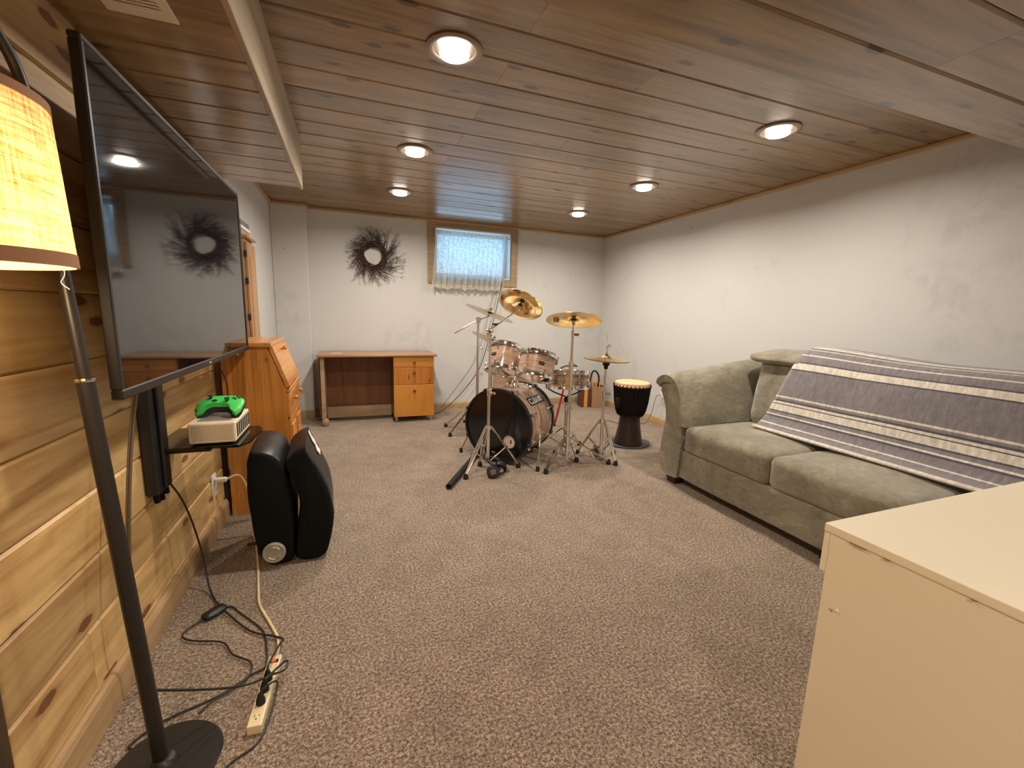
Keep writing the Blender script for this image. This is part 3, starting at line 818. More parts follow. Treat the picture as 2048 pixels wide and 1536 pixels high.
bm = NB(); rbox(bm, (0.042, 0.020, 0.011), 0.0105, TR(-0.522, 1.776, 0.012) @ RZ(48), 5, (0, 0.006, 0.004))
obj('foot_switch', bm, M['plastic'], t, smooth=True)
t = thing('console_cord', 'black cord dropping from the wall column to the power strip', 'cord', (-0.5, 1.7, 0))
q = plug(t, 0.158, 0)
pts = [V((XLP+0.03, 1.86, 0.53)), V((-0.640, 1.93, 0.42)), V((-0.625, 1.97, 0.30)), V((-0.605, 1.985, 0.14)), V((-0.580, 1.94, 0.03)), V((-0.545, 1.87, 0.008)), V((-0.485, 1.769, 0.012)), V((-0.376, 1.629, 0.008)), V((-0.290, 1.567, 0.012)), V((-0.255, 1.530, 0.020)), V((-0.257, 1.475, 0.045)), q+V((0.003, 0.02, 0.008)), q]
obj('flex', T(pts, 0.0036, 8, smooth_pts=6), M['cordblack'], t, smooth=True)
t = thing('loose_cord', 'thin dark cord trailing from the strip towards the lower frame edge', 'cord', (-0.3, 1.2, 0))
q = plug(t, 0.074, 0)
pts = [q, q+V((0.010, 0.012, 0.003)), V((-0.246, 1.330, 0.030)), V((-0.248, 1.28, 0.006)), V((-0.255, 1.207, 0.005)), V((-0.275, 1.152, 0.005)), V((-0.334, 1.110, 0.005)), V((-0.36, 1.02, 0.005))]
obj('flex', T(pts, 0.0028, 8, smooth_pts=6), M['cordblack'], t, smooth=True)
t = thing('cable_pair', 'pair of grey-brown cables hanging from the television down the pine wall', 'cord', (-0.62, 1.5, 0))
for dx in (0.0, 0.007):
    pts = [V((-0.60+dx, 1.575, 0.96)), V((-0.62+dx, 1.570, 0.85)), V((-0.625+dx, 1.536, 0.74)), V((-0.625+dx, 1.491, 0.603)), V((-0.625+dx, 1.457, 0.465)), V((-0.628+dx, 1.440, 0.348)), V((-0.628+dx, 1.445, 0.20)), V((-0.625+dx, 1.46, 0.010))]
    obj('cable', T(pts, 0.0034, 8, smooth_pts=5), M['cordgrey'], t, smooth=True)
t = thing('antenna_lead', 'thin black lead dropping behind the television past the pine secretary', 'cord', (-0.64, 2.6, 0.3))
pts = [V((-0.60, 2.60, 0.96)), V((-0.644, 2.600, 0.871)), V((-0.619, 2.60, 0.786)), V((-0.617, 2.60, 0.679)), V((-0.632, 2.60, 0.55)), V((-0.640, 2.60, 0.43)), V((-0.640, 2.595, 0.32)), V((-0.628, 2.58, 0.285)), V((-0.632, 2.54, 0.27))]
obj('cable', T(pts, 0.0032, 8, smooth_pts=5), M['cordblack'], t, smooth=True)
# wall outlet, white plug and white extension lead
t = thing('wall_outlet', 'white duplex outlet low on the pine wall beside the secretary', 'outlet', (XLP, 2.49, 0.20))
obj('cover_plate', B((XLP, 2.455, 0.200), (XLP+0.006, 2.525, 0.315), 0.002), M['whiteplastic'], t)
for zz in (0.232, 0.283):
    s = obj('receptacle', B((XLP+0.005, 2.474, zz-0.014), (XLP+0.0085, 2.506, zz+0.014), 0.002), M['whiteplastic'], t)
    for dy in (-0.006, 0.006):
        obj('slot', B((XLP+0.008, 2.49+dy-0.001, zz-0.003), (XLP+0.0090, 2.49+dy+0.001, zz+0.006)), M['darkgap'], s)
t = thing('extension_lead', 'white extension lead plugged into the pine wall, running to the power strip', 'cord', (-0.45, 2.1, 0))
bm = NB(); rbox(bm, (0.026, 0.013, 0.012), 0.006, TR(XLP+0.036, 2.49, 0.283), 3)
obj('plug', bm, M['whiteplastic'], t, smooth=True)
pts = [V((XLP+0.058, 2.49, 0.283)), V((-0.575, 2.49, 0.300)), V((-0.545, 2.475, 0.270)), V((-0.522, 2.455, 0.20)), V((-0.512, 2.43, 0.10)), V((-0.495, 2.38, 0.012)), V((-0.469, 2.275, 0.006)), V((-0.428, 2.08, 0.006)), V((-0.392, 1.881, 0.006)), V((-0.369, 1.776, 0.006)), V((-0.316, 1.655, 0.006)), V((-0.278, 1.564, 0.006)), V((-0.267, 1.50, 0.008)), V((-0.266, 1.45, 0.014))]
obj('flex', T(pts, [0.0052]*2, 10, smooth_pts=6), M['ivory'], t, smooth=True)

# ------------------------------------------------------------------ slant-front secretary
SY0, SY1 = 2.672, 3.17
t = thing('secretary_desk', 'honey pine slant-front secretary against the left wall', 'secretary desk', (-0.50, 2.92, 0))
prof = [(-0.655, 0.0), (-0.655, 0.952), (-0.432, 0.952), (-0.352, 0.716), (-0.352, 0.0)]
for a, b in ((SY0, SY0+0.018), (SY1-0.018, SY1)):
    bm = NB(); prism(bm, prof, a, b, lambda u, v, d: (u, d, v)); obj('side_panel', bm, M['honey'], t)
obj('back_panel', B((-0.655, SY0+0.018, 0.02), (-0.645, SY1-0.018, 0.952)), M['honey'], t)
bm = NB(); box(bm, (-0.664, SY0-0.012, 0.952), (-0.410, SY1+0.022, 0.976), 0.006, None, 2)
obj('top', bm, M['honeyy'], t)
# slanted drop front, a little proud of the sides
n = V((0.236, 0, 0.080)).normalized(); u = V((-0.432+0.352, 0, 0.952-0.716)); ul = u.length; u.normalize()
P0 = V((-0.352, 0, 0.716)) + n*0.004
def slant(a, s, d): return P0 + u*(a) + n*d + V((0, s, 0))
bm = NB(); prism(bm, [(SY0+0.004, 0.006), (SY1-0.004, 0.006), (SY1-0.004, ul-0.004), (SY0+0.004, ul-0.004)], 0.0, 0.020, lambda s, a, d: slant(a, s, d))
bevel_all(bm, 0.005, 2)
df = obj('drop_front', bm, M['honeyy'], t, smooth=True)
def knob(parent, p, n, mat=M['honey'], r=0.014):
    obj('knob', L([(r*0.45, 0), (r*0.5, 0.008), (r*0.9, 0.014), (r, 0.021), (r*0.8, 0.028), (0, 0.031)], basis(p, n), 16), mat, parent, smooth=True)
knob(df, slant(ul-0.040, 2.93, 0.020), n)
obj('lower_body', B((-0.645, SY0+0.018, 0.05), (-0.354, SY1-0.018, 0.70)), M['honey'], t)
obj('front_ledge', B((-0.40, SY0+0.018, 0.694), (-0.330, SY1-0.018, 0.716), 0.004), M['honeyy'], t)
for (z0, z1) in ((0.545, 0.690),):
    dr = obj('drawer', B((-0.354, SY0+0.020, z0), (-0.334, SY1-0.020, z1), 0.004), M['honeyy'], t)
    knob(dr, (-0.334, 2.80, 0.645), (1, 0, 0)); knob(dr, (-0.334, 3.05, 0.645), (1, 0, 0))
for y0, y1, ky in ((SY0+0.020, 2.919, 2.89), (2.923, SY1-0.020, 2.95)):
    dr = obj('door', B((-0.354, y0, 0.07), (-0.338, y1, 0.538), 0.003), M['honey'], t)
    for z0, z1 in ((0.11, 0.29), (0.32, 0.50)):
        obj('raised_panel', B((-0.340, y0+0.035, z0), (-0.329, y1-0.035, z1), 0.006), M['honey'], dr)
    knob(dr, (-0.338, ky, 0.31), (1, 0, 0), r=0.011)

# ------------------------------------------------------------------ tall cabinet and the things on top
t = thing('tall_cabinet', 'tall narrow pine cabinet behind the secretary', 'cabinet', (-0.655, 3.37, 0))
obj('carcass', B((XL+0.016, 3.245, 0.0), (-0.618, 3.50, 1.60), 0.003), M['cabpine'], t)
d = obj('door', B((-0.617, 3.249, 0.06), (-0.600, 3.496, 1.575), 0.004), M['cabpine'], t)
obj('door_panel', B((-0.602, 3.30, 0.14), (-0.596, 3.445, 1.49), 0.004), M['cabpine'], d)
for zz in (0.25, 0.80, 1.10, 1.33, 1.50):
    obj('hinge', B((-0.621, 3.241, zz-0.02), (-0.603, 3.246, zz+0.02), 0.001), M['blackmetal'], d)
obj('cornice', B((XL+0.016, 3.235, 1.60), (-0.592, 3.51, 1.615), 0.004), M['cabpine'], t)
tag(obj('flat_box', B((-0.695, 3.22, 1.616), (-0.620, 3.46, 1.650), 0.002), M['tanbox'], None, (-0.66, 3.34, 1.616)), 'tan flat box, lowest of the stack on the tall cabinet', 'box', 'flat boxes on the tall cabinet')
tag(obj('flat_box', B((-0.697, 3.21, 1.651), (-0.615, 3.46, 1.672), 0.002), M['paper'], None, (-0.66, 3.34, 1.651)), 'white flat box in the middle of the stack on the tall cabinet', 'box', 'flat boxes on the tall cabinet')
tag(obj('flat_box', B((-0.692, 3.20, 1.673), (-0.618, 3.45, 1.705), 0.002), M['greybox'], None, (-0.66, 3.34, 1.673)), 'grey-green flat box on top of the stack on the tall cabinet', 'box', 'flat boxes on the tall cabinet')

# ------------------------------------------------------------------ folded black rocker chair
t = thing('rocker_chair', 'folded black floor rocker chair with built-in speakers and torn vinyl', 'chair', (-0.27, 2.25, 0))
LP = [(-0.420, 0.556), (-0.438, 0.50), (-0.441, 0.43), (-0.442, 0.29), (-0.432, 0.17), (-0.412, 0.05), (-0.380, 0.008), (-0.335, 0.0), (-0.295, 0.004), (-0.276, 0.025),
      (-0.270, 0.10), (-0.266, 0.20), (-0.268, 0.29), (-0.275, 0.38), (-0.285, 0.44), (-0.300, 0.495), (-0.325, 0.530), (-0.37, 0.552)]
RP = [(-0.203, 0.562), (-0.172, 0.49), (-0.150, 0.440), (-0.120, 0.36), (-0.103, 0.285), (-0.099, 0.19), (-0.120, 0.070), (-0.148, 0.012), (-0.200, 0.0), (-0.245, 0.004), (-0.262, 0.025),
      (-0.262, 0.10), (-0.252, 0.20), (-0.242, 0.29), (-0.250, 0.36), (-0.268, 0.43), (-0.288, 0.482), (-0.270, 0.520), (-0.235, 0.550)]
def pad(name, poly, y0, y1, lean):
    """soft slab: smoothed outline swept back, rounded rims; near edge in matte cloth, the rest vinyl"""
    pl = [V((u, v, 0)) for u, v in poly]; pl = spline(pl + [pl[0]], 3)[:-1]
    c_ = sum(pl, V((0, 0, 0)))/len(pl); n = len(pl)
    bm = NB(); rings = []
    for d, sc in ((0.0, 0.80), (0.012, 0.90), (0.035, 0.965), (0.08, 0.995), (0.3, 1.0), (0.5, 0.985), (0.7, 1.0), (0.92, 0.995), (0.965, 0.965), (1.0, 0.88)):
        ring = []
        for p in pl:
            q = c_ + (p-c_)
            off = (p-c_); L_ = max(off.length, 1e-4)
            q = c_ + off*(1 - (1-sc)*min(1.0, 0.11/L_)*1.4)
            w_ = 0.004*mnoise.noise(V((q.x*14, q.y*14, d*5)))
            ring.append(bm.verts.new((q.x + lean*d + w_, y0 + (y1-y0)*d + 0.05*(0.3-q.y), q.y + w_)))
        rings.append(ring)
    for A_, B_ in zip(rings, rings[1:]):
        for k in range(n): bm.faces.new((A_[k], A_[(k+1) % n], B_[(k+1) % n], B_[k]))
    f0 = bm.faces.new(rings[0][::-1]); f1 = bm.faces.new(rings[-1])
    bmesh.ops.triangulate(bm, faces=[f0, f1])
    bmesh.ops.recalc_face_normals(bm, faces=bm.faces)
    for f in bm.faces:
        f.material_index = 1 if f.normal.y < -0.45 else 0
    zmin = min(v.co.z for v in bm.verts)
    bmesh.ops.translate(bm, verts=bm.verts, vec=(0, 0, -zmin))
    return obj(name, bm, [M['vinyl'], M['fabricblack']], t, smooth=True, angle=75)
lp = pad('seat_pad', LP, 2.035, 2.43, -0.02); rp = pad('back_pad', RP, 2.035, 2.43, -0.02)
sp = obj('speaker', L([(0.047, 0.0), (0.047, 0.010), (0.042, 0.014), (0.038, 0.012), (0.0, 0.013)], basis((-0.352, 2.040, 0.080), (0, -1, 0.05)), 40), M['silver'], lp, smooth=True)
for a in (90, -90):
    Kb = basis((-0.352, 2.040, 0.080), (0, -1, 0.05))
    arc = [Kb @ V((0.027*math.cos(math.radians(a+k)), 0.027*math.sin(math.radians(a+k)), 0.0145)) for k in range(-55, 56, 11)]
    obj('speaker_slot', T(arc, 0.0035, 6), M['steel'], sp)
obj('speaker_center', L([(0.005, 0.0125), (0.004, 0.016), (0, 0.016)], basis((-0.352, 2.040, 0.080), (0, -1, 0.05)), 12), M['steel'], sp)
# torn strip of pale lining on the back pad's outer face, and a plug tab
e0, e1 = V((-0.203, 0, 0.562)), V((-0.150, 0, 0.440)); en = V((0.122, 0, 0.053)).normalized()
tear = [(0.00, 2.33), (0.20, 2.315), (0.42, 2.33), (0.62, 2.315), (0.88, 2.33), (0.92, 2.26), (0.70, 2.235), (0.55, 2.27), (0.35, 2.26), (0.18, 2.275), (0.02, 2.285)]
bm = NB(); prism(bm, tear, 0.0, 1.0, lambda s, yy, d: e0.lerp(e1, s) + V((-0.02*(yy-2.045)/0.385, yy + 0.05*(0.3-0.5), 0)) + en*(0.004 + 0.003*d))
obj('torn_lining', bm, M['torn'], rp)
obj('strap_tab', B((-0.462, 2.06, 0.115), (-0.425, 2.075, 0.125), 0.002), M['vinyl'], lp)
# ------------------------------------------------------------------ wooden desk at the back wall
t = thing('wooden_desk', 'worn wooden kneehole desk with three drawers at the back wall', 'desk', (0.26, 4.78, 0))
DY0, DY1 = 4.548, 5.02
obj('desk_top', B((-0.322, DY0-0.02, 0.700), (0.852, DY1, 0.722), 0.004), M['desktop'], t)
obj('top_scuff', B((-0.19, 4.70, 0.7215), (-0.09, 4.745, 0.7228)), M['torn'], t, label='pale scuffed patch')
# left leg panel with a round foot
lg = obj('side_leg', B((-0.292, DY0+0.02, 0.075), (-0.256, DY1-0.02, 0.700), 0.003), M['paledesk'], t)
obj('outer_skin', B((-0.312, DY0+0.07, 0.10), (-0.292, DY1-0.02, 0.700), 0.002), M['deskdark'], t)
obj('round_foot', L([(0, 0.0), (0.026, 0.004), (0.036, 0.03), (0.034, 0.055), (0.022, 0.078), (0, 0.082)], TR(-0.262, DY0+0.035, 0), 20), M['desktop'], lg, smooth=True)
obj('rear_foot', B((-0.292, DY1-0.08, 0.0), (-0.256, DY1-0.02, 0.08), 0.004), M['paledesk'], lg)
obj('modesty_panel', B((-0.256, 4.90, 0.13), (0.405, 4.915, 0.70)), M['deskdark'], t)
obj('stretcher', B((-0.256, 4.86, 0.012), (0.405, 4.878, 0.135), 0.003), M['paledesk'], t)
obj('pedestal', B((0.403, DY0+0.022, 0.062), (0.818, DY1-0.01, 0.700), 0.002), M['deskdark'], t)
for z0, z1, mt, kz in ((0.588, 0.697, 'drawery', 0.640), (0.406, 0.585, 'drawerz', 0.530), (0.060, 0.402, 'drawerp', 0.338)):
    d = obj('drawer', B((0.403, DY0, z0), (0.821, DY0+0.022, z1), 0.003), M[mt], t)
    obj('knob', L([(0.006, 0), (0.007, 0.008), (0.014, 0.014), (0.016, 0.021), (0.012, 0.028), (0, 0.031)], basis((0.613, DY0, kz), (0, -1, 0)), 18), M['deskdark'], d, smooth=True)
for xx in (0.42, 0.785):
    for yy in (DY0+0.04, DY1-0.05):
        obj('pedestal_leg', B((xx, yy, 0.0), (xx+0.02, yy+0.02, 0.064)), M['steel'], t)

# ------------------------------------------------------------------ twig wreath
WC = V((0.256, YB-0.03, 1.748))
t = thing('twig_wreath', 'dark twig wreath swirling on the back wall', 'wreath', WC)
rw = random.Random(21)
def pol(r, a, d): return WC + V((r*math.cos(a), d, r*math.sin(a)))
for k in range(13):
    r0 = 0.096 + 0.048*rw.random(); ph = rw.random()*6.3; am = 0.008+0.008*rw.random()
    pts = [pol(r0 + am*math.sin(3*a*2*PI/30 + ph), a*2*PI/30, -0.012 + 0.018*math.sin(a*2*PI/30*4+ph)) for a in range(31)]
    obj('ring_vine', T(pts, 0.0055, 5, cap=False), M['twig'], t)
for k in range(120):
    a0 = 2*PI*(k//4)/30 + rw.gauss(0, 0.08)
    ln_ = rw.uniform(0.10, 0.255)*(1.0 + 0.16*math.cos(a0+0.3) + 0.08*math.cos(3*a0+0.8))
    r = rw.uniform(0.105, 0.14); a = a0; d = rw.uniform(-0.03, 0.01)
    sw = rw.uniform(0.45, 1.15)
    pts = [pol(r, a, d)]; n = 6
    for i in range(n):
        step = ln_/n; tang = sw*(1-0.5*i/n)
        r += step*math.cos(tang); a += step*math.sin(tang)/max(r, 0.05) + rw.uniform(-0.02, 0.02); d += rw.uniform(-0.008, 0.004)
        d = max(-0.07, min(0.012, d)); pts.append(pol(r, a, d))
    bm = NB(); tube(bm, pts, [0.0036, 0.0034, 0.0030, 0.0026, 0.0022, 0.0016, 0.0009], 4)
    for b in range(rw.randint(2, 5)):
        i = rw.randint(2, 5); q = pts[i]; dr = (pts[i]-pts[i-1]).normalized()
        sd_ = V((-dr.z, 0, dr.x))*rw.choice((-1, 1))
        e = q + (dr*0.8 + sd_*rw.uniform(0.3, 0.8))*rw.uniform(0.025, 0.06)
        tube(bm, [q, q.lerp(e, 0.5)+V((0, -0.004, 0.003)), e], [0.0024, 0.0018, 0.0009], 4)
    obj('twig', bm, M['twig'], t)

# ------------------------------------------------------------------ lace curtain
t = thing('lace_curtain', 'short white lace curtain hanging in the small window', 'curtain', (1.33, YB-0.03, 2.05))
obj('rod', T([V((0.925, YB-0.022, 2.055)), V((1.35, YB-0.022, 2.052)), V((1.855, YB-0.022, 2.050))], 0.005, 10), M['whiteplastic'], t, smooth=True)
def drape(name, x0t, x1t, x0b, x1b, zt, zb, depth, waves, mat, scal=0.0, nu=150, nv=14, yb=YB-0.034, seed=0.0):
    bm = NB(); g = []
    for i in range(nu+1):
        s = i/nu; col = []
        for j_ in range(nv+1):
            v = j_/nv
            x = (x0t*(1-v)+x0b*v)*(1-s) + (x1t*(1-v)+x1b*v)*s
            z = zt + (zb-zt)*v
            if v > 0.9 and scal: z += scal*abs(math.sin(s*PI*9))*(v-0.9)/0.1 + scal*0.5*math.sin(s*23+seed)*(v-0.9)/0.1
            wv = math.sin(s*waves*2*PI + 1.3*math.sin(s*9+seed) + seed) + 0.4*math.sin(s*waves*4.7*PI + 2*seed)
            y_ = yb - depth*(0.35+0.65*v)*(0.6+0.4*wv) - 0.004
            col.append(bm.verts.new((x, y_, z)))
        g.append(col)
    for i in range(nu):
        for j_ in range(nv): bm.faces.new((g[i][j_], g[i+1][j_], g[i+1][j_+1], g[i][j_+1]))
    return obj(name, bm, mat, t, smooth=True, angle=180)
drape('panel', 0.930, 1.775, 0.885, 1.742, 2.035, 1.495, 0.048, 12, M['lace'], seed=0.4)
drape('header_ruffle', 0.926, 1.79, 0.926, 1.79, 2.080, 2.030, 0.016, 34, M['lacehem'], 0.0, 180, 4, YB-0.030, 2.0)
drape('hem', 0.888, 1.744, 0.878, 1.738, 1.512, 1.425, 0.050, 12, M['lacehem'], 0.016, 150, 8, YB-0.036, 0.4)

# ------------------------------------------------------------------ cord from the window down to the floor
t = thing('window_cord', 'long dark cord sagging from the window to the floor beside the desk', 'cord', (1.4, 5.0, 0))
pts = [V((1.760, YB-0.03, 1.62)), V((1.727, 5.03, 1.508)), V((1.675, 5.03, 1.269)), V((1.617, 5.03, 1.028)), V((1.558, 5.03, 0.785)), V((1.468, 5.03, 0.51)), V((1.344, 5.02, 0.328)), V((1.16, 5.0, 0.131)), V((1.01, 4.97, 0.021)), V((0.885, 4.847, 0.006)), V((0.60, 4.84, 0.006)), V((0.20, 4.80, 0.006)), V((-0.25, 4.83, 0.006)), V((-0.36, 4.86, 0.006))]
obj('cable', T(pts, 0.0045, 8, smooth_pts=6), M['cordblack'], t, smooth=True)
t = thing('second_cord', 'thinner cord sagging beside the long window cord', 'cord', (1.3, 5.02, 0))
pts = [V((1.700, YB-0.03, 1.50)), V((1.60, 5.045, 1.27)), V((1.545, 5.045, 1.03)), V((1.48, 5.045, 0.79)), V((1.38, 5.045, 0.54)), V((1.25, 5.04, 0.36)), V((1.10, 5.03, 0.17)), V((0.96, 4.99, 0.012)), V((0.90, 4.93, 0.006))]
obj('cable', T(pts, 0.0026, 6, smooth_pts=6), M['cordgrey'], t, smooth=True)
# ------------------------------------------------------------------ drum kit
BC = V((1.05, 3.10, 0.297)); BA = V((0.743, 0.669, 0)).normalized(); BL_ = V((BA.y, -BA.x, 0)); ZU = V((0, 0, 1))
BR, BD = 0.280, 0.470
def bp(tt, ph, r): return BC + BA*tt + (BL_*math.cos(ph) + ZU*math.sin(ph))*r
t = thing('bass_drum', 'bass drum in streaky wood wrap with a black front head', 'drum', (1.225, 3.257, 0))
KB = Matrix(((BL_.x, 0, BA.x, BC.x), (BL_.y, 0, BA.y, BC.y), (0, 1, 0, BC.z), (0, 0, 0, 1)))   # local x = side, y = up, z = axis
obj('shell', L([(BR, 0.03), (BR, BD-0.03)], KB, 72), mat_drumwrap('bass_wrap', BA), t, smooth=True)
for z0, z1 in ((0.0, 0.038), (BD-0.038, BD)):
    obj('hoop', L([(0.283, z0), (0.296, z0), (0.297, z0+0.004), (0.297, z1-0.004), (0.296, z1), (0.283, z1)], KB, 72, closed=True), M['hoopblack'], t, smooth=True)
for zz in (0.045, BD-0.045):
    obj('head_rim', L([(0.281, zz-0.006), (0.290, zz-0.004), (0.290, zz+0.004), (0.281, zz+0.006)], KB, 72), M['chrome'], t, smooth=True)
fh = obj('front_head', L([(0.284, 0.012), (0.2, 0.011), (0.0, 0.011)], KB, 72), M['headblack'], t, smooth=True)
obj('rear_head', L([(0.284, BD-0.012), (0.2, BD-0.011), (0.0, BD-0.011)], KB, 72), M['headwhite'], t, smooth=True)
# port in the head: ring and the pale padding seen inside it
PK = KB @ TR(0.108, -0.113, 0.0)
obj('port_ring', L([(0.052, 0.010), (0.052, 0.005), (0.064, 0.005), (0.066, 0.010)], PK, 40), M['hoopblack'], fh, smooth=True)
obj('port_pad', L([(0.052, 0.0102), (0.0, 0.0102)], PK, 40), M['portpad'], fh)
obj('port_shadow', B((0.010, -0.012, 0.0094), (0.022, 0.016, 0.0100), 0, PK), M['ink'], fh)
obj('head_mark', B((-0.016, -0.006, 0), (0.016, 0.006, 0.001), 0, KB @ TR(-0.033, -0.219, 0.0098)), M['silver'], fh)
for k in range(8):
    ph = math.radians(22.5 + 45*k)
    for z0, sgn in ((0.0, 1), (BD, -1)):
        Kc = KB @ Matrix.Rotation(ph, 4, 'Z')
        bm = NB()
        box(bm, (0.292, -0.014, min(z0-sgn*0.004, z0+sgn*0.040)), (0.307, 0.014, max(z0-sgn*0.004, z0+sgn*0.040)), 0.003, Kc)
        obj('claw', bm, M['hoopblack'], t)
        tube_pts = [Kc @ V((0.302, 0, z0+sgn*0.03)), Kc @ V((0.300, 0, z0+sgn*0.105))]
        obj('tension_rod', T(tube_pts, 0.0035, 6), M['chrome'], t, smooth=True)
        obj('lug', B((0.279, -0.009, z0+sgn*0.11-0.016), (0.306, 0.009, z0+sgn*0.11+0.016), 0.005, Kc, 2), M['chrome'], t)
# spurs
for s, ft in ((1, V((1.293, 2.830, 0.0))), (-1, V((0.845, 3.420, 0.0)))):
    st = bp(0.16, math.radians(-8) if s > 0 else math.radians(188), 0.285)
    br = obj('spur_bracket', B((-0.022, -0.022, -0.012), (0.022, 0.022, 0.016), 0.005, basis(st, BL_*s)), M['chrome'], t)
    kn = st + BL_*s*0.022
    obj('spur', T([kn+V((0, 0, 0.02)), kn, ft+V((0, 0, 0.03))], 0.0085, 10), M['chrome'], t, smooth=True)
    mid = kn.lerp(ft, 0.42)
    obj('spur_collar', T([mid+(kn-ft).normalized()*0.03, mid-(kn-ft).normalized()*0.02], 0.0115, 10), M['chrome'], t, smooth=True)
    obj('rubber_foot', L([(0, 0), (0.015, 0), (0.014, 0.03), (0.010, 0.04), (0, 0.04)], TR(*ft), 14), M['rubber'], t, smooth=True)
    obj('wing_nut', B((-0.022, -0.004, 0), (0.022, 0.004, 0.012), 0.003, basis(st+BL_*s*0.02+BA*0.03, BL_*s)), M['chrome'], t)
# badge on the side of the shell
ph = math.radians(43)
bn = (BL_*math.cos(ph) + ZU*math.sin(ph)); bu = BA; bv = bn.cross(bu)
Kb_ = Matrix(((bu.x, bv.x, bn.x, 0), (bu.y, bv.y, bn.y, 0), (bu.z, bv.z, bn.z, 0), (0, 0, 0, 1)))
bc = bp(0.262, ph, 0.2795)
if bv.z < 0: Kb_ = Kb_ @ RZ(180)
Kb_ = TR(*bc) @ Kb_
bm = NB(); N_ = 6
def curved(x, y, h):           # a point of the badge bent round the shell
    a = ph + y/BR
    return BC + BA*(0.262+x) + (BL_*math.cos(a) + ZU*math.sin(a))*(BR+h)
g0 = [[bm.verts.new(curved(x, -0.036+0.072*i/N_, h)) for i in range(N_+1)] for x, h in ((-0.125, 0.0), (-0.125, 0.0025), (0.125, 0.0025), (0.125, 0.0))]
for A_, B_ in zip(g0, g0[1:]):
    for i in range(N_): bm.faces.new((A_[i], A_[i+1], B_[i+1], B_[i]))
bd = obj('badge', bm, M['ink'], t)
tm = text_bm('CLEANS', 0.072, 0.0006, Matrix.Identity(4), bold=0.0022)
xs_ = [v.co.x for v in tm.verts]; wid = max(xs_)-min(xs_); mx_ = (max(xs_)+min(xs_))/2
ys2 = [v.co.y for v in tm.verts]; my_ = (max(ys2)+min(ys2))/2; hy = max(ys2)-min(ys2)
for v in tm.verts:
    v.co = curved((v.co.x-mx_)*0.222/wid, (v.co.y-my_)*0.054/hy, 0.0030+v.co.z)
obj('badge_lettering', tm, M['white'], bd, label='white block lettering reading CLEANS')

def cyl_lugs(t, K, R, h, n, ph0=0.0, side=True):
    for k in range(n):
        a = ph0 + 2*PI*k/n; Kc = K @ Matrix.Rotation(a, 4, 'Z')
        for zz, dz in ((-0.045, 1), (-h+0.045, -1)):
            obj('lug', B((R-0.002, -0.006, zz-0.016), (R+0.016, 0.006, zz+0.016), 0.005, Kc, 2), M['chrome'], t)
            obj('tension_rod', T([Kc @ V((R+0.012, 0, zz)), Kc @ V((R+0.012, 0, 0.006 if dz > 0 else -h-0.006))], 0.0028, 6), M['chrome'], t, smooth=True)
def drum(name, label, c, n, R, h, lugs, wrapname, group=None, base=None):
    c = V(c); n = V(n).normalized()
    t = thing(name, label, 'drum', base if base is not None else tuple(c - n*h), group)
    K = basis(c, n)
    obj('shell', L([(R-0.006, -0.012), (R-0.006, -h+0.012)], K, 56), mat_drumwrap(wrapname, n), t, smooth=True)
    for z0 in (0.0, -h):
        s = -1 if z0 == 0 else 1
        obj('rim_hoop', L([(R+0.001, z0-s*0.006), (R+0.005, z0-s*0.006), (R+0.003, z0), (R+0.004, z0+s*0.022), (R+0.010, z0+s*0.026), (R+0.010, z0+s*0.029), (R-0.003, z0+s*0.028), (R-0.002, z0)], K, 56, closed=True), M['chrome'], t, smooth=True)
    obj('batter_head', L([(R-0.002, -0.003), (R*0.5, -0.0035), (0, -0.0035)], K, 56), M['headwhite'], t, smooth=True)
    obj('bottom_head', L([(R-0.002, -h+0.003), (0, -h+0.003)], K, 56), M['headclear'], t, smooth=True)
    cyl_lugs(t, K, R-0.006, h, lugs, 0.35)
    return t, K
t1, K1 = drum('tom_drum', 'smaller rack tom, left of the two mounted on the bass drum', (1.217, 3.389, 0.892), (0.26, 0.33, 0.905), 0.141, 0.217, 6, 'tom_wrap', 'rack toms')
t2, K2 = drum('tom_drum', 'larger rack tom, right of the two mounted on the bass drum', (1.391, 3.103, 0.857), (0.275, 0.245, 0.93), 0.149, 0.195, 6, 'tom_wrap_b', 'rack toms')
def face_dir(K, d):   # angle about the drum axis that looks along world direction d
    l = K.to_3x3().inverted() @ V(d); return math.atan2(l.y, l.x)
for t_, K_, R_, h_, off in ((t1, K1, 0.141, 0.217, -0.75), (t2, K2, 0.149, 0.195, 0.12)):
    a = face_dir(K_, (-0.35, -1, 0)) + off; Kc = K_ @ Matrix.Rotation(a, 4, 'Z')
    obj('badge', B((R_-0.006, -0.022, -h_*0.5-0.013), (R_-0.001, 0.022, -h_*0.5+0.013), 0.003, Kc), M['ink'], t_)
    obj('vent', L([(0.005, 0), (0.005, 0.004), (0, 0.004)], Kc @ TR(R_-0.002, 0, -h_*0.5) @ RY(90), 12), M['chrome'], t_)
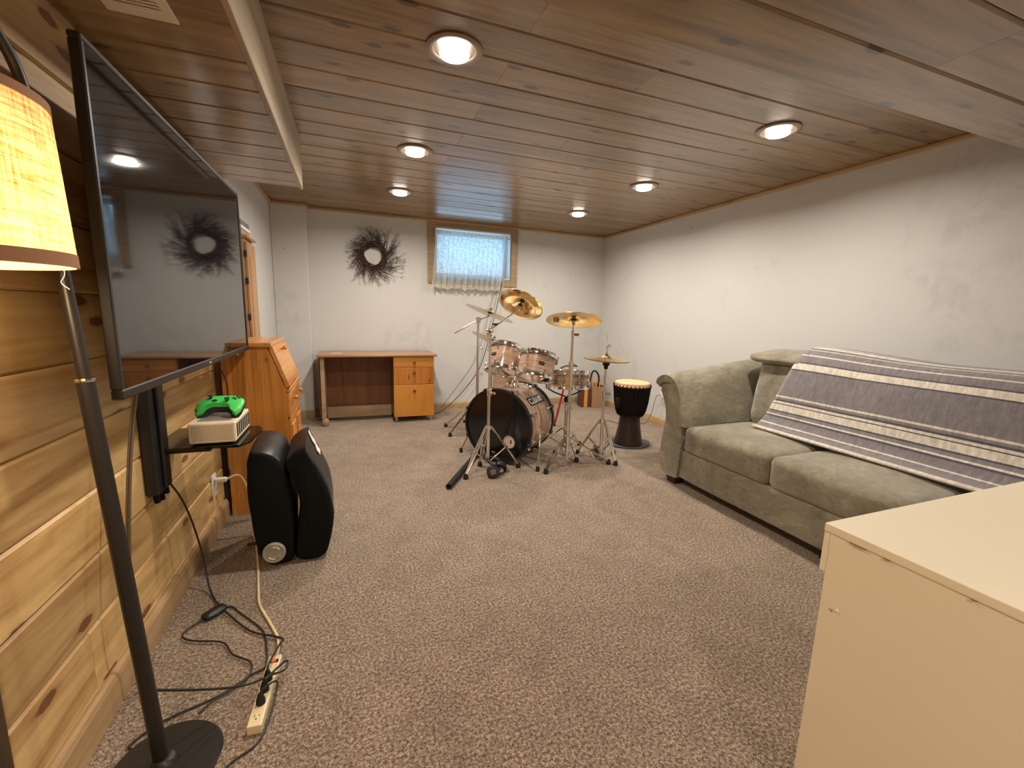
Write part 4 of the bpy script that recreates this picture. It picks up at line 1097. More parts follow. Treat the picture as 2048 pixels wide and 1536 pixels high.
# tom mount on top of the bass drum
tmn = thing('tom_mount', 'chrome double tom holder rising from the bass drum', 'drum hardware', tuple(bp(0.29, PI/2, 0.283)))
m0 = bp(0.29, PI/2, 0.277)
obj('mount_base', L([(0.042, 0.0), (0.042, 0.010), (0.034, 0.02), (0.026, 0.042), (0.022, 0.055), (0, 0.055)], TR(*m0), 24), M['chrome'], tmn, smooth=True)
obj('post', T([m0+V((0, 0, 0.05)), m0+V((0.02, 0.018, 0.19))], 0.012, 14), M['chrome'], tmn, smooth=True)
mh = m0+V((0.02, 0.018, 0.19))
obj('joint_block', B((-0.028, -0.022, -0.028), (0.028, 0.022, 0.030), 0.008, TR(*mh) @ RZ(40), 2), M['chrome'], tmn)
for K_, R_, h_ in ((K1, 0.141, 0.217), (K2, 0.149, 0.195)):
    c_ = K_ @ V((0, 0, -h_*0.5)); d_ = (mh-c_); l_ = K_.to_3x3().inverted() @ d_; ang = math.atan2(l_.y, l_.x)
    e_ = (K_ @ Matrix.Rotation(ang, 4, 'Z')) @ V((R_+0.012, 0, -h_*0.55))
    obj('tom_arm', T([mh, mh.lerp(e_, 0.5)+V((0, 0, 0.012)), e_], 0.0085, 12, smooth_pts=4), M['chrome'], tmn, smooth=True)
    bm = NB(); box(bm, (R_-0.004, -0.024, -h_*0.55-0.030), (R_+0.020, 0.024, -h_*0.55+0.030), 0.008, K_ @ Matrix.Rotation(ang, 4, 'Z'), 2)
    obj('clamp', bm, M['chrome'], tmn)
    obj('wing_nut', B((-0.022, -0.005, -0.006), (0.022, 0.005, 0.008), 0.003, TR(*e_) @ TR(0, 0, 0.036)), M['chrome'], tmn)

# floor tom behind
tf, KF = drum('floor_tom', 'floor tom half hidden behind the bass drum', (1.445, 3.80, 0.66), (0.02, 0.06, 1.0), 0.203, 0.36, 8, 'floor_tom_wrap', None, (1.445, 3.80, 0))
for k in range(3):
    a = 0.7 + k*2*PI/3; q = V((1.445+0.222*math.cos(a), 3.80+0.222*math.sin(a), 0))
    obj('leg', T([q+V((0, 0, 0.52)), q+V((0, 0, 0.10)), q+V((0.02*math.cos(a), 0.02*math.sin(a), 0.03))], 0.0055, 8), M['chrome'], tf, smooth=True)
    obj('leg_bracket', B((-0.014, -0.014, 0.36), (0.014, 0.014, 0.42), 0.004, TR(*q)), M['chrome'], tf)
    obj('rubber_foot', L([(0, 0), (0.013, 0), (0.012, 0.03), (0, 0.035)], TR(q.x+0.02*math.cos(a), q.y+0.02*math.sin(a), 0), 12), M['rubber'], tf)

# ---- stands -------------------------------------------------------------------
def tripod(t, base, hub_z, low_z, feet, r=0.0075, double=True, tube_top=None, tube_r=0.0125):
    """chrome tripod: hub ring, doubled legs, braces to a low collar, rubber feet"""
    b = V((base[0], base[1], 0))
    obj('hub', L([(tube_r, -0.018), (tube_r+0.012, -0.016), (tube_r+0.012, 0.016), (tube_r, 0.018)], TR(b.x, b.y, hub_z), 20), M['chrome'], t, smooth=True)
    obj('low_collar', L([(tube_r, -0.012), (tube_r+0.008, -0.010), (tube_r+0.008, 0.010), (tube_r, 0.012)], TR(b.x, b.y, low_z), 20), M['chrome'], t, smooth=True)
    for f in feet:
        f = V((f[0], f[1], 0.0)); d = (f-b); d.z = 0; dn = d.normalized(); sd_ = V((-dn.y, dn.x, 0))
        h0 = b + dn*(tube_r+0.012) + V((0, 0, hub_z)); e = f + V((0, 0, 0.025))
        for s in ((-1, 1) if double else (0,)):
            o_ = sd_*0.010*s
            obj('leg', T([h0+o_*0.7, h0.lerp(e, 0.5)+o_*1.3, e+o_*0.5], r*0.75 if double else r, 8), M['chrome'], t, smooth=True)
        mid = h0.lerp(e, 0.52); lo_ = b + dn*(tube_r+0.006) + V((0, 0, low_z))
        obj('brace', T([lo_, mid], 0.0055, 8), M['chrome'], t, smooth=True)
        obj('rivet_joint', L([(0.010, -0.012), (0.010, 0.012)], basis(mid, sd_), 12), M['chrome'], t, smooth=True)
        obj('rubber_foot', L([(0, 0), (0.018, 0), (0.018, 0.018), (0.013, 0.038), (0, 0.042)], TR(*f), 14), M['rubber'], t, smooth=True)
def clampjoint(t, p, r=0.017):
    p = V(p)
    obj('height_clamp', L([(r*0.7, -0.028), (r, -0.025), (r, 0.025), (r*0.7, 0.028)], TR(*p), 18), M['chrome'], t, smooth=True)
    obj('wing_nut', B((0.010, -0.006, -0.010), (0.052, 0.006, 0.010), 0.004, TR(*p) @ RZ(-50)), M['chrome'], t)
def tilter(t, p, n, sc=1.0):
    """tilter block, felt and wing nut at the cymbal centre p with normal n"""
    K = basis(p, n)
    obj('tilter', L([(0.0, -0.055), (0.012, -0.052), (0.013, -0.024), (0.007, -0.020), (0.006, 0.0)], K, 14), M['chrome'], t, smooth=True)
    obj('felt', L([(0.0, -0.014), (0.016*sc, -0.014), (0.016*sc, -0.003), (0.0, -0.003)], K, 18), M['rubber'], t, smooth=True)
    obj('top_felt', L([(0.0, 0.010), (0.015*sc, 0.010), (0.015*sc, 0.022), (0, 0.022)], K, 18), M['rubber'], t, smooth=True)
    obj('threaded_rod', T([K @ V((0, 0, -0.02)), K @ V((0, 0, 0.050))], 0.0035, 8), M['chrome'], t)
    obj('wing_nut', B((-0.020, -0.005, 0.022), (0.020, 0.005, 0.036), 0.003, K), M['plastic'], t)
def cymbal(name, label, c, n, R, mat, bow=0.022, bell=0.06, china=False, cat='cymbal', base=None):
    K = basis(c, n)
    if china:
        prof = [(0.006, 0.030), (0.035, 0.028), (0.045, 0.010), (R*0.6, 0.0), (R*0.74, -0.014), (R*0.78, -0.012), (R*0.90, 0.002), (R, 0.012)]
    else:
        prof = [(0.006, bow+0.018), (bell*0.45, bow+0.016), (bell*0.85, bow+0.004), (bell, bow-0.004), (R*0.55, bow*0.52), (R*0.85, bow*0.14), (R, 0.0)]
    th = 0.0022
    full = prof + [(r, z-th) for r, z in reversed(prof)]
    o = obj(name, L([(r, z-(bow*0.8)) for r, z in full], K, 72, closed=True), mat, None, base if base is not None else c, smooth=True, angle=70)
    o['_k'] = 0; del o['_k']
    return tag(o, label, cat), K

# tall boom stand in front of the bass drum, with the china cymbal
CB = (0.928, 2.925)
t = thing('boom_stand', 'chrome boom stand in front of the bass drum holding the china cymbal', 'cymbal stand', (*CB, 0))
tripod(t, CB, 0.345, 0.085, [(1.180, 2.943), (0.736, 2.832), (0.905, 3.055)], 0.0085)
obj('lower_tube', T([V((*CB, 0.07)), V((*CB, 0.60))], 0.0125, 16), M['chrome'], t, smooth=True)
clampjoint(t, (*CB, 0.60))
obj('upper_tube', T([V((*CB, 0.60)), V((*CB, 1.02))], 0.0095, 14), M['chrome'], t, smooth=True)
J = V((*CB, 1.035)); cn = V((0.49, 0.392, 0.779)).normalized(); cc = V((1.233, 3.130, 1.243))
tl = cc - cn*0.055
obj('boom_joint', L([(0.0, -0.022), (0.026, -0.020), (0.030, 0.0), (0.026, 0.020), (0, 0.022)], basis(J, (0.6, -0.7, 0.1)), 24), M['chrome'], t, smooth=True)
obj('boom_clamp', B((-0.014, -0.02, -0.016), (0.030, 0.02, 0.024), 0.006, TR(*J) @ RZ(40)), M['chrome'], t)
bdv = (tl-J).normalized()
obj('boom_arm', T([J-bdv*0.03+V((0, 0, 0.02)), tl], 0.0062, 12), M['chrome'], t, smooth=True)
obj('wing_nut', B((-0.026, -0.006, -0.008), (0.026, 0.006, 0.008), 0.003, TR(*(J+bdv*0.06+V((0, 0, 0.03)))) @ RZ(30)), M['plastic'], t)
tilter(t, cc, cn, 1.0)
cy, KC = cymbal('china_cymbal', 'golden china cymbal tilted steeply, showing its underside', cc, cn, 0.178, M['brass'], china=True)

def underside_mark(parent, K, r, a, s, z):
    """two-humped emblem printed on the underside"""
    Kk = K @ Matrix.Rotation(a, 4, 'Z') @ TR(r, 0, z) @ RZ(90)
    for dx in (-0.55, 0.55):
        arc = [Kk @ V((dx*s + 0.5*s*math.cos(PI*k/10), 0.75*s*math.sin(PI*k/10), 0)) for k in range(11)]
        arc = [Kk @ V((dx*s + 0.5*s, -0.45*s, 0))] + arc + [Kk @ V((dx*s - 0.5*s, -0.45*s, 0))]
        obj('printed_emblem', T(arc, s*0.085, 4), M['ink'], parent)
        obj('printed_emblem', T([Kk @ V((dx*s-0.45*s, 0, 0)), Kk @ V((dx*s+0.45*s, 0, 0))], s*0.075, 4), M['ink'], parent)
def under_angle(K, d): 
    l = K.to_3x3().inverted() @ V(d); return math.atan2(l.y, l.x)

# straight ride stand
RB = (1.545, 2.850)
t = thing('straight_stand', 'chrome straight stand holding the wide flat cymbal at the right', 'cymbal stand', (*RB, 0))
tripod(t, RB, 0.235, 0.075, [(1.332, 2.765), (1.905, 2.815), (1.60, 3.16)], 0.0085)
obj('lower_tube', T([V((*RB, 0.06)), V((*RB, 0.80))], 0.0135, 16), M['chrome'], t, smooth=True)
clampjoint(t, (*RB, 0.80), 0.02)
obj('clamp_lever', T([V((*RB, 0.80)), V((RB[0]-0.06, RB[1]-0.01, 0.795)), V((RB[0]-0.10, RB[1]-0.02, 0.78))], 0.008, 8), M['chrome'], t, smooth=True)
obj('middle_tube', T([V((*RB, 0.80)), V((*RB, 1.03))], 0.0105, 14), M['steel'], t, smooth=True)
clampjoint(t, (*RB, 1.03), 0.015)
obj('upper_tube', T([V((*RB, 1.03)), V((1.548, 2.853, 1.10))], 0.0085, 12), M['chrome'], t, smooth=True)
rc = V((1.551, 2.858, 1.148)); rn = V((0.135, 0.273, 0.953)).normalized()
tilter(t, rc, rn, 1.15)
ride, KR = cymbal('ride_cymbal', 'wide gold cymbal seen from below on the straight stand', rc, rn, 0.205, M['bronze'], 0.020, 0.06)
underside_mark(ride, KR, 0.135, under_angle(KR, (-0.86, 0.42, 0)), 0.036, -0.0185)
underside_mark(cy, KC, 0.088, under_angle(KC, (0.75, 0.30, -0.45)), 0.018, -0.026)

# hi-hat
HB = (1.885, 2.905)
t = thing('hi_hat_stand', 'chrome hi-hat stand with pedal and long pull rod', 'cymbal stand', (*HB, 0))
tripod(t, HB, 0.34, 0.09, [(1.945, 2.772), (1.79, 3.11), (2.09, 3.02)], 0.0085)
obj('lower_tube', T([V((*HB, 0.05)), V((*HB, 0.56))], 0.0125, 16), M['chrome'], t, smooth=True)
clampjoint(t, (*HB, 0.56), 0.018)
obj('upper_tube', T([V((*HB, 0.56)), V((*HB, 0.775))], 0.010, 14), M['chrome'], t, smooth=True)
obj('bottom_seat', L([(0.0, 0.755), (0.014, 0.758), (0.018, 0.785), (0.028, 0.790), (0.028, 0.812), (0, 0.812)], TR(*HB, 0), 20), M['rubber'], t, smooth=True)
obj('pull_rod', T([V((*HB, 0.80)), V((*HB, 1.06))], 0.0034, 8), M['chrome'], t, smooth=True)
obj('clutch', L([(0.009, 0.872), (0.012, 0.876), (0.012, 0.886), (0.007, 0.890), (0.007, 0.925), (0.011, 0.928), (0.011, 0.945), (0, 0.945)], TR(*HB, 0), 14), M['chrome'], t, smooth=True)
obj('wing_nut', B((0.008, -0.006, -0.012), (0.034, 0.006, 0.012), 0.004, TR(*HB, 0.938)), M['chrome'], t)
obj('top_felt', L([(0, 0.862), (0.013, 0.862), (0.013, 0.874), (0, 0.874)], TR(*HB, 0), 14), M['rubber'], t)
obj('pedal_board', B((-0.045, -0.14, -0.006), (0.045, 0.14, 0.006), 0.003, TR(1.965, 3.06, 0.055) @ RZ(-30) @ RX(-12)), M['blackmetal'], t)
obj('pedal_frame', T([V((1.85, 2.93, 0.008)), V((1.93, 3.17, 0.008)), V((2.03, 3.16, 0.008)), V((1.92, 2.91, 0.008)), V((1.85, 2.93, 0.008))], 0.006, 8), M['chrome'], t)
for k, (zz, s) in enumerate(((0.832, -1), (0.842, 1))):
    prof = [(0.006, 0.020*s), (0.03, 0.018*s), (0.052, 0.004*s), (0.10, 0.001*s), (0.178, -0.008*s)]
    prof2 = prof + [(r, z-0.0015) for r, z in reversed(prof)]
    o = obj('hi_hat_cymbal', L(prof2, basis((*HB, zz + (0.006*s)), (0.03, -0.05, 0.998)), 64, closed=True), M['brass'] if s > 0 else M['bronze'], None, (*HB, zz), smooth=True, angle=70)
    tag(o, ('upper' if s > 0 else 'lower') + ' hi-hat cymbal of the pair on the pedal stand', 'cymbal', 'hi-hat cymbals')

# left crash on a boom stand behind the kit, and a second lower cymbal
XB = (1.118, 3.905)
t = thing('boom_stand', 'chrome boom stand behind the bass drum with its counter rod sticking out left', 'cymbal stand', (*XB, 0))
tripod(t, XB, 0.33, 0.10, [(0.890, 4.26), (0.858, 3.905 - 0.0), (1.22, 4.20)], 0.0085)
obj('lower_tube', T([V((*XB, 0.07)), V((*XB, 0.60))], 0.0135, 14), M['steel'], t, smooth=True)
clampjoint(t, (*XB, 0.60)); clampjoint(t, (*XB, 0.84), 0.015)
obj('upper_tube', T([V((*XB, 0.60)), V((*XB, 1.085))], 0.0115, 14), M['steel'], t, smooth=True)
XJ = V((*XB, 1.105)); xc = V((1.221, 3.873, 1.180)); xn = V((0.345, 0.0, 0.939)).normalized()
obj('boom_clamp', B((-0.020, -0.018, -0.030), (0.020, 0.018, 0.024), 0.006, TR(*XJ)), M['steel'], t)
xt = xc - xn*0.05
dv = (xt-XJ).normalized()
obj('boom_arm', T([XJ, xt], 0.0062, 10), M['chrome'], t, smooth=True)
obj('counter_rod', T([XJ, V((0.905, 3.95, 0.975))], 0.0065, 10), M['chrome'], t, smooth=True)
tilter(t, xc, xn, 1.2)
cymbal('crash_cymbal', 'pale crash cymbal seen edge-on at the upper left of the kit', xc, xn, 0.235, M['palecym'], 0.020, 0.06)
LB = (1.36, 4.22)
t = thing('short_stand', 'low chrome stand behind the toms holding a partly hidden cymbal', 'cymbal stand', (*LB, 0))
tripod(t, LB, 0.30, 0.10, [(1.12, 4.38), (1.36, 3.98), (1.60, 4.38)], 0.0085)
obj('tube', T([V((*LB, 0.07)), V((*LB, 0.86))], 0.011, 12), M['chrome'], t, smooth=True)
lc = V((1.365, 4.20, 0.900)); lnn = V((0.43, 0.06, 0.90)).normalized()
tilter(t, lc, lnn, 1.1)
cymbal('crash_cymbal', 'lower pale cymbal partly hidden behind the smaller tom', lc, lnn, 0.23, M['palecym'], 0.020, 0.06)

# snare on its stand
ts, KS = drum('snare_drum', 'snare drum on a stand between the larger tom and the hi-hat', (1.690, 3.175, 0.712), (0.03, 0.10, 0.99), 0.180, 0.140, 8, 'snare_wrap')
a = face_dir(KS, (-0.55, -1, 0)); Kc = KS @ Matrix.Rotation(a, 4, 'Z')
so = obj('strainer', B((0.172, -0.020, -0.115), (0.205, 0.020, -0.030), 0.006, Kc), M['chrome'], ts)
obj('strainer_lever', T([Kc @ V((0.205, 0, -0.05)), Kc @ V((0.222, 0.0, -0.02)), Kc @ V((0.215, 0.0, 0.005))], 0.005, 8), M['brass'], so)
SB = (1.690, 3.165)
t = thing('snare_stand', 'chrome snare stand with basket arms under the snare drum', 'drum stand', (*SB, 0))
tripod(t, SB, 0.22, 0.07, [(1.52, 3.36), (1.93, 3.33), (1.68, 2.93)], 0.0075, False)
obj('tube', T([V((*SB, 0.05)), V((*SB, 0.50))], 0.012, 14), M['steel'], t, smooth=True)
clampjoint(t, (*SB, 0.40), 0.018)
obj('ball_joint', L([(0, 0.44), (0.02, 0.45), (0.024, 0.47), (0.016, 0.49), (0, 0.50)], TR(*SB, 0), 16), M['rubber'], t, smooth=True)
for k in range(3):
    a = 0.5 + k*2*PI/3
    e = KS @ V((0.19*math.cos(a), 0.19*math.sin(a), -0.150)); e2 = KS @ V((0.195*math.cos(a), 0.195*math.sin(a), -0.118))
    obj('basket_arm', T([V((*SB, 0.49)), V((*SB, 0.50)).lerp(e, 0.6)+V((0, 0, -0.012)), e, e2], 0.006, 8), M['blackmetal'], t, smooth=True)

# bass pedal behind the bass drum
pb = bp(BD+0.10, 0, 0.0); pb.z = 0
t = thing('bass_pedal', 'bass drum pedal behind the drum, its chrome post showing', 'drum pedal', tuple(pb))
KP = Matrix(((BL_.x, BA.x, 0, pb.x), (BL_.y, BA.y, 0, pb.y), (0, 0, 1, 0), (0, 0, 0, 1)))
obj('foot_board', B((-0.04, -0.03, -0.005), (0.04, 0.24, 0.005), 0.003, KP @ TR(0, 0.02, 0.05) @ RX(-10)), M['blackmetal'], t)
obj('frame', T([KP @ V((-0.06, -0.04, 0.02)), KP @ V((-0.06, -0.04, 0.20)), KP @ V((0.06, -0.04, 0.20)), KP @ V((0.06, -0.04, 0.02))], 0.008, 8), M['chrome'], t)
obj('base_plate', B((-0.06, -0.06, 0.0), (0.06, 0.27, 0.008), 0.002, KP), M['blackmetal'], t)
# red rod leaning behind
t = thing('red_rod', 'thin red rod standing upright behind the snare stand', 'rod', (2.03, 4.02, 0))
obj('rod', T([V((2.008, 4.02, 0.0)), V((2.030, 4.0, 0.121)), V((2.086, 4.0, 0.373)), V((2.10, 4.0, 0.44))], 0.011, 12), M['red'], t, smooth=True)
obj('tip', L([(0, 0), (0.020, 0), (0.019, 0.02), (0, 0.022)], TR(2.006, 4.02, 0.0), 12), M['rubber'], t)

# ------------------------------------------------------------------ stick case in the far corner
t = thing('stick_case', 'tall tan and brown case standing in the far right corner', 'case', (2.93, 4.80, 0))
K = TR(2.93, 4.82, 0) @ RZ(-14)
obj('front_board', B((-0.02, -0.105, 0.0), (0.130, -0.085, 0.270), 0.003, K), M['caseboard'], t)
obj('brown_side', B((-0.160, -0.075, 0.0), (-0.020, 0.09, 0.245), 0.004, K), M['casebrown'], t)
obj('orange_strip', B((-0.115, -0.080, 0.0), (-0.070, -0.070, 0.235), 0.002, K), M['caseorange'], t)
obj('back_board', B((-0.02, 0.07, 0.0), (0.130, 0.09, 0.30), 0.003, K), M['caseboard'], t)
obj('end_board', B((0.110, -0.085, 0.0), (0.130, 0.07, 0.285), 0.003, K), M['casebrown'], t)
obj('case_floor', B((-0.02, -0.085, 0.0), (0.110, 0.07, 0.02), 0, K), M['casebrown'], t)
obj('handle', T([K @ V((0.0, 0.085, 0.28)), K @ V((0.02, 0.09, 0.42)), K @ V((0.06, 0.09, 0.455)), K @ V((0.11, 0.09, 0.40)), K @ V((0.125, 0.085, 0.29))], 0.012, 8, smooth_pts=4), M['rubber'], t, smooth=True)
for i, (x, y, dx, dy, h, mt, lab) in enumerate((
        (0.005, -0.06, -0.012, 0.0, 0.435, 'stick', 'pale drumstick farthest left in the corner case'),
        (0.035, -0.05, 0.010, 0.0, 0.385, 'stick', 'shorter pale drumstick in the middle of the corner case'),
        (0.045, -0.02, 0.045, 0.0, 0.400, 'plastic', 'black stick leaning in the corner case'),
        (0.075, -0.05, 0.02, 0.0, 0.365, 'stick', 'pale drumstick farthest right in the corner case'))):
    a_, b_ = K @ V((x, y, 0.022)), K @ V((x+dx, y+dy, h))
    tag(obj('drumstick', T([a_, a_.lerp(b_, 0.9), b_], [0.0085, 0.0085, 0.005], 8), M[mt], None, tuple(a_), smooth=True), lab, 'drumstick', 'sticks in the corner case')
tag(obj('brush_bundle', L([(0, 0.0), (0.03, 0.0), (0.045, 0.02), (0.04, 0.045), (0.02, 0.055), (0, 0.056)], K @ TR(-0.075, 0.0, 0.245) @ RX(8), 16), M['plastic'], None, tuple(K @ V((-0.075, 0, 0.245))), smooth=True), 'black padded lump lying on top of the corner case', 'pouch')

# ------------------------------------------------------------------ djembe
DJ = V((2.375, 3.215, 0.018))
t = thing('djembe', 'dark goblet djembe with a pale skin head', 'drum', tuple(DJ))
KD = TR(*DJ)
obj('foot_shell', L([(0.0, 0.002), (0.125, 0.0), (0.126, 0.02), (0.112, 0.09), (0.098, 0.17), (0.092, 0.235), (0.094, 0.27)], KD, 48), M['djwood'], t, smooth=True)
obj('bowl', L([(0.090, 0.262), (0.112, 0.275), (0.128, 0.315), (0.143, 0.39), (0.151, 0.47), (0.154, 0.53), (0.153, 0.545)], KD, 48), M['djwrap'], t, smooth=True)
obj('skin_head', L([(0.155, 0.535), (0.156, 0.555), (0.152, 0.571), (0.142, 0.577), (0.10, 0.577), (0.0, 0.577)], KD, 48), M['skin'], t, smooth=True)
obj('ring', L([(0.150+0.010*math.cos(2*PI*k/10)+0.004, 0.545+0.008*math.sin(2*PI*k/10)) for k in range(10)], KD, 48, closed=True), M['djring'], t, smooth=True)
for k in range(28):
    a = 2*PI*k/28; cs, sn = math.cos(a), math.sin(a)
    pts = [KD @ V((r*cs, r*sn, z)) for r, z in ((0.157, 0.556), (0.167, 0.548), (0.162, 0.528), (0.156, 0.47), (0.148, 0.39), (0.133, 0.315), (0.116, 0.277))]
    obj('rope', T(pts, 0.0042, 5), M['djwrap'], t, smooth=True)
obj('lower_ring', L([(0.112+0.008*math.cos(2*PI*k/8), 0.276+0.008*math.sin(2*PI*k/8)) for k in range(8)], KD, 40, closed=True), M['djwrap'], t, smooth=True)
bm = NB(); rbox(bm, (0.018, 0.03, 0.05), 0.015, TR(2.375-0.150, 3.215-0.02, 0.41), 4); obj('rope_bundle', bm, M['djwrap'], t, smooth=True)
bm = NB()
prism(bm, [(2.40+0.185*math.cos(a*PI/16)*(1+0.12*math.cos(a*PI/8)), 3.235+0.165*math.sin(a*PI/16)) for a in range(32)], 0.0, 0.017, lambda u, v, d: (u, v, d))
bevel_all(bm, 0.006, 2, 50)
tag(obj('rubber_mat', bm, M['greymat'], None, (2.40, 3.235, 0), smooth=True), 'dark grey rounded mat under the djembe', 'mat')

# ------------------------------------------------------------------ black tube and headphones on the floor
p0, p1 = V((0.580, 2.680, 0.022)), V((0.955, 3.300, 0.024))
d = (p1-p0).normalized()
t = thing('black_tube', 'black foam tube lying on the carpet left of the boom stand', 'tube', tuple((p0+p1)/2 - V((0, 0, 0.022))))
obj('tube', L([(0.012, 0.0), (0.020, 0.0), (0.021, 0.01), (0.021, (p1-p0).length-0.01), (0.018, (p1-p0).length), (0.0, (p1-p0).length)], basis(p0, d), 24), M['rubber'], t, smooth=True)
obj('bore', L([(0.012, 0.0), (0.012, 0.03), (0, 0.03)], basis(p0, d), 20), M['darkgap'], t)
t = thing('headphones', 'black over-ear headphones lying on the carpet by the bass drum', 'headphones', (0.945, 2.80, 0))
HN = V((-0.30, -0.90, 0.32)).normalized()
for nm, c_, s in (('ear_cup', V((0.928, 2.795, 0.046)), 1), ('ear_cup', V((1.022, 2.905, 0.042)), -1)):
    Kh = basis(c_, HN if s > 0 else V((0.35, 0.9, 0.25)))
    e = obj(nm, L([(0.0, -0.030), (0.040, -0.028), (0.046, -0.010), (0.044, 0.008), (0.036, 0.018), (0.0, 0.020)], Kh, 28), M['plastic'], t, smooth=True)
    obj('ear_cushion', L([(0.022, -0.030), (0.034, -0.044), (0.046, -0.038), (0.048, -0.024), (0.040, -0.016)], Kh, 28), M['vinyl'], e, smooth=True)
    obj('ring_mark', L([(0.014, 0.0195), (0.014, 0.0215), (0.0175, 0.0215), (0.0175, 0.0195)], Kh, 28), M['silver'], e, smooth=True)
    obj('center_mark', L([(0.006, 0.020), (0.005, 0.0225), (0, 0.0225)], Kh, 14), M['silver'], e)
obj('head_band', T([V((0.935, 2.815, 0.085)), V((0.918, 2.89, 0.105)), V((0.945, 2.97, 0.095)), V((0.995, 2.975, 0.085)), V((1.022, 2.93, 0.075))], 0.011, 10, smooth_pts=6), M['plastic'], t, smooth=True)
for x, y in ((0.972, 2.800), (1.000, 2.815)):
    obj('dial', L([(0.011, 0), (0.011, 0.008), (0.009, 0.010), (0, 0.010)], basis((x, y, 0.040), (-0.3, -0.95, 0.1)), 16), M['silver'], t, smooth=True)
bm = NB(); rbox(bm, (0.035, 0.02, 0.022), 0.012, TR(0.988, 2.835, 0.034) @ RZ(20), 4); obj('hinge_block', bm, M['plastic'], t, smooth=True)
obj('lead', T([V((1.03, 2.88, 0.02)), V((1.075, 2.87, 0.006)), V((1.085, 2.93, 0.005)), V((1.05, 2.96, 0.006))], 0.0022, 6, smooth_pts=6), M['cordblack'], t, smooth=True)
# ------------------------------------------------------------------ sofa
t = thing('sofa', 'long olive suede sofa along the right wall', 'sofa', (2.60, 1.30, 0))
FX, BX = 2.135, 3.08
YA, YZ = 2.275, 0.32          # seat runs between the arms
bm = NB(); rbox(bm, (0.03, (2.30-0.28)/2, 0.105), 0.020, TR(FX+0.035, (2.30+0.28)/2, 0.160), 8)
obj('front_rail', bm, M['suede'], t, smooth=True)
obj('underframe', B((FX+0.05, 0.30, 0.06), (BX, 2.30, 0.25), 0.01), M['suede'], t)
cush = ((2.268, 1.622), (1.616, 0.970), (0.964, 0.322))
for i, (a, b) in enumerate(cush):
    bm = NB(); rbox(bm, (0.335, (a-b)/2+0.004, 0.092), 0.042, TR(FX+0.325, (a+b)/2, 0.352), 16, (0.014, 0.003, 0.024), 0.005, i*3.1)
    c_ = obj('seat_cushion', bm, M['suede'], t, smooth=True, angle=180)
    bm = NB()
    zz = 0.320
    pts = [V((FX+0.05, a-0.01, zz)), V((FX-0.001, a-0.05, zz)), V((FX-0.014, (a+b)/2, zz)), V((FX-0.001, b+0.05, zz)), V((FX+0.05, b+0.01, zz))]
    tube(bm, pts, 0.0042, 6, smooth_pts=6); obj('seam', bm, M['suede'], c_, smooth=True)
# S-shaped arms with a padded roll over the top
ARM = [(2.300, 0.055), (2.386, 0.045), (2.455, 0.070), (2.483, 0.120), (2.487, 0.180), (2.474, 0.30), (2.458, 0.40), (2.452, 0.475), (2.466, 0.545), (2.494, 0.600), (2.525, 0.650), (2.520, 0.715), (2.450, 0.735), (2.380, 0.700), (2.325, 0.60), (2.288, 0.45), (2.280, 0.30), (2.286, 0.15)]
def arm(mirror):
    f = (lambda y: y) if not mirror else (lambda y: (YZ - (y - YA)) + 0.0)
    bm = NB()
    prism(bm, [(f(u), v) for u, v in ARM], 0.0, 1.0, lambda u, v, d: (FX-0.012+(BX-FX-0.02)*d, u, v + 0.10*d*max(0, (v-0.3)/0.45)))
    bevel_all(bm, 0.012, 2, 50)
    a_ = obj('arm', bm, M['suede'], t, smooth=True, angle=70)
    # pad: thick sheet following the outline from the outer tip over the top and down inside
    path = [(2.578, 0.700), (2.570, 0.738), (2.510, 0.770), (2.440, 0.775), (2.375, 0.745), (2.330, 0.680), (2.296, 0.585), (2.275, 0.50), (2.268, 0.425)]
    path = [V((0, u, v)) for u, v in path]; path = spline(path, 4)
    bm = NB(); NX = 22; rows = []
    inner = [V((0, u, v)) for u, v in ((2.530, 0.675), (2.525, 0.700), (2.49, 0.715), (2.44, 0.725), (2.39, 0.70), (2.345, 0.64), (2.32, 0.56), (2.305, 0.49), (2.30, 0.425))]
    inner = spline(inner, 4)
    loop = path + inner[::-1]
    ctr = V((0, 2.42, 0.62))
    for i in range(NX+1):
        d = i/NX
        e = 1.0 - 0.05*(max(0, 1-d/0.05)**2) - 0.06*(max(0, (d-0.94)/0.06)**2)
        x = FX - 0.026 + (BX-FX-0.075)*d + 0.012*math.sin(d*9)
        row_ = []
        for p in loop:
            q = ctr + (p-ctr)*e
            w_ = mnoise.noise(V((x*6, p.y*9, p.z*9)))*0.008
            row_.append(bm.verts.new((x, f(q.y), q.z + 0.10*d*max(0, (q.z-0.3)/0.45) + w_)))
        rows.append(row_)
    n = len(loop)
    for A_, B_ in zip(rows, rows[1:]):
        for k in range(n): bm.faces.new((A_[k], A_[(k+1) % n], B_[(k+1) % n], B_[k]))
    bm.faces.new(rows[0]); bm.faces.new(rows[-1][::-1])
    bmesh.ops.triangulate(bm, faces=[fc for fc in bm.faces if len(fc.verts) > 4])
    obj('arm_pad', bm, M['suede'], a_, smooth=True, angle=65)
arm(False); arm(True)
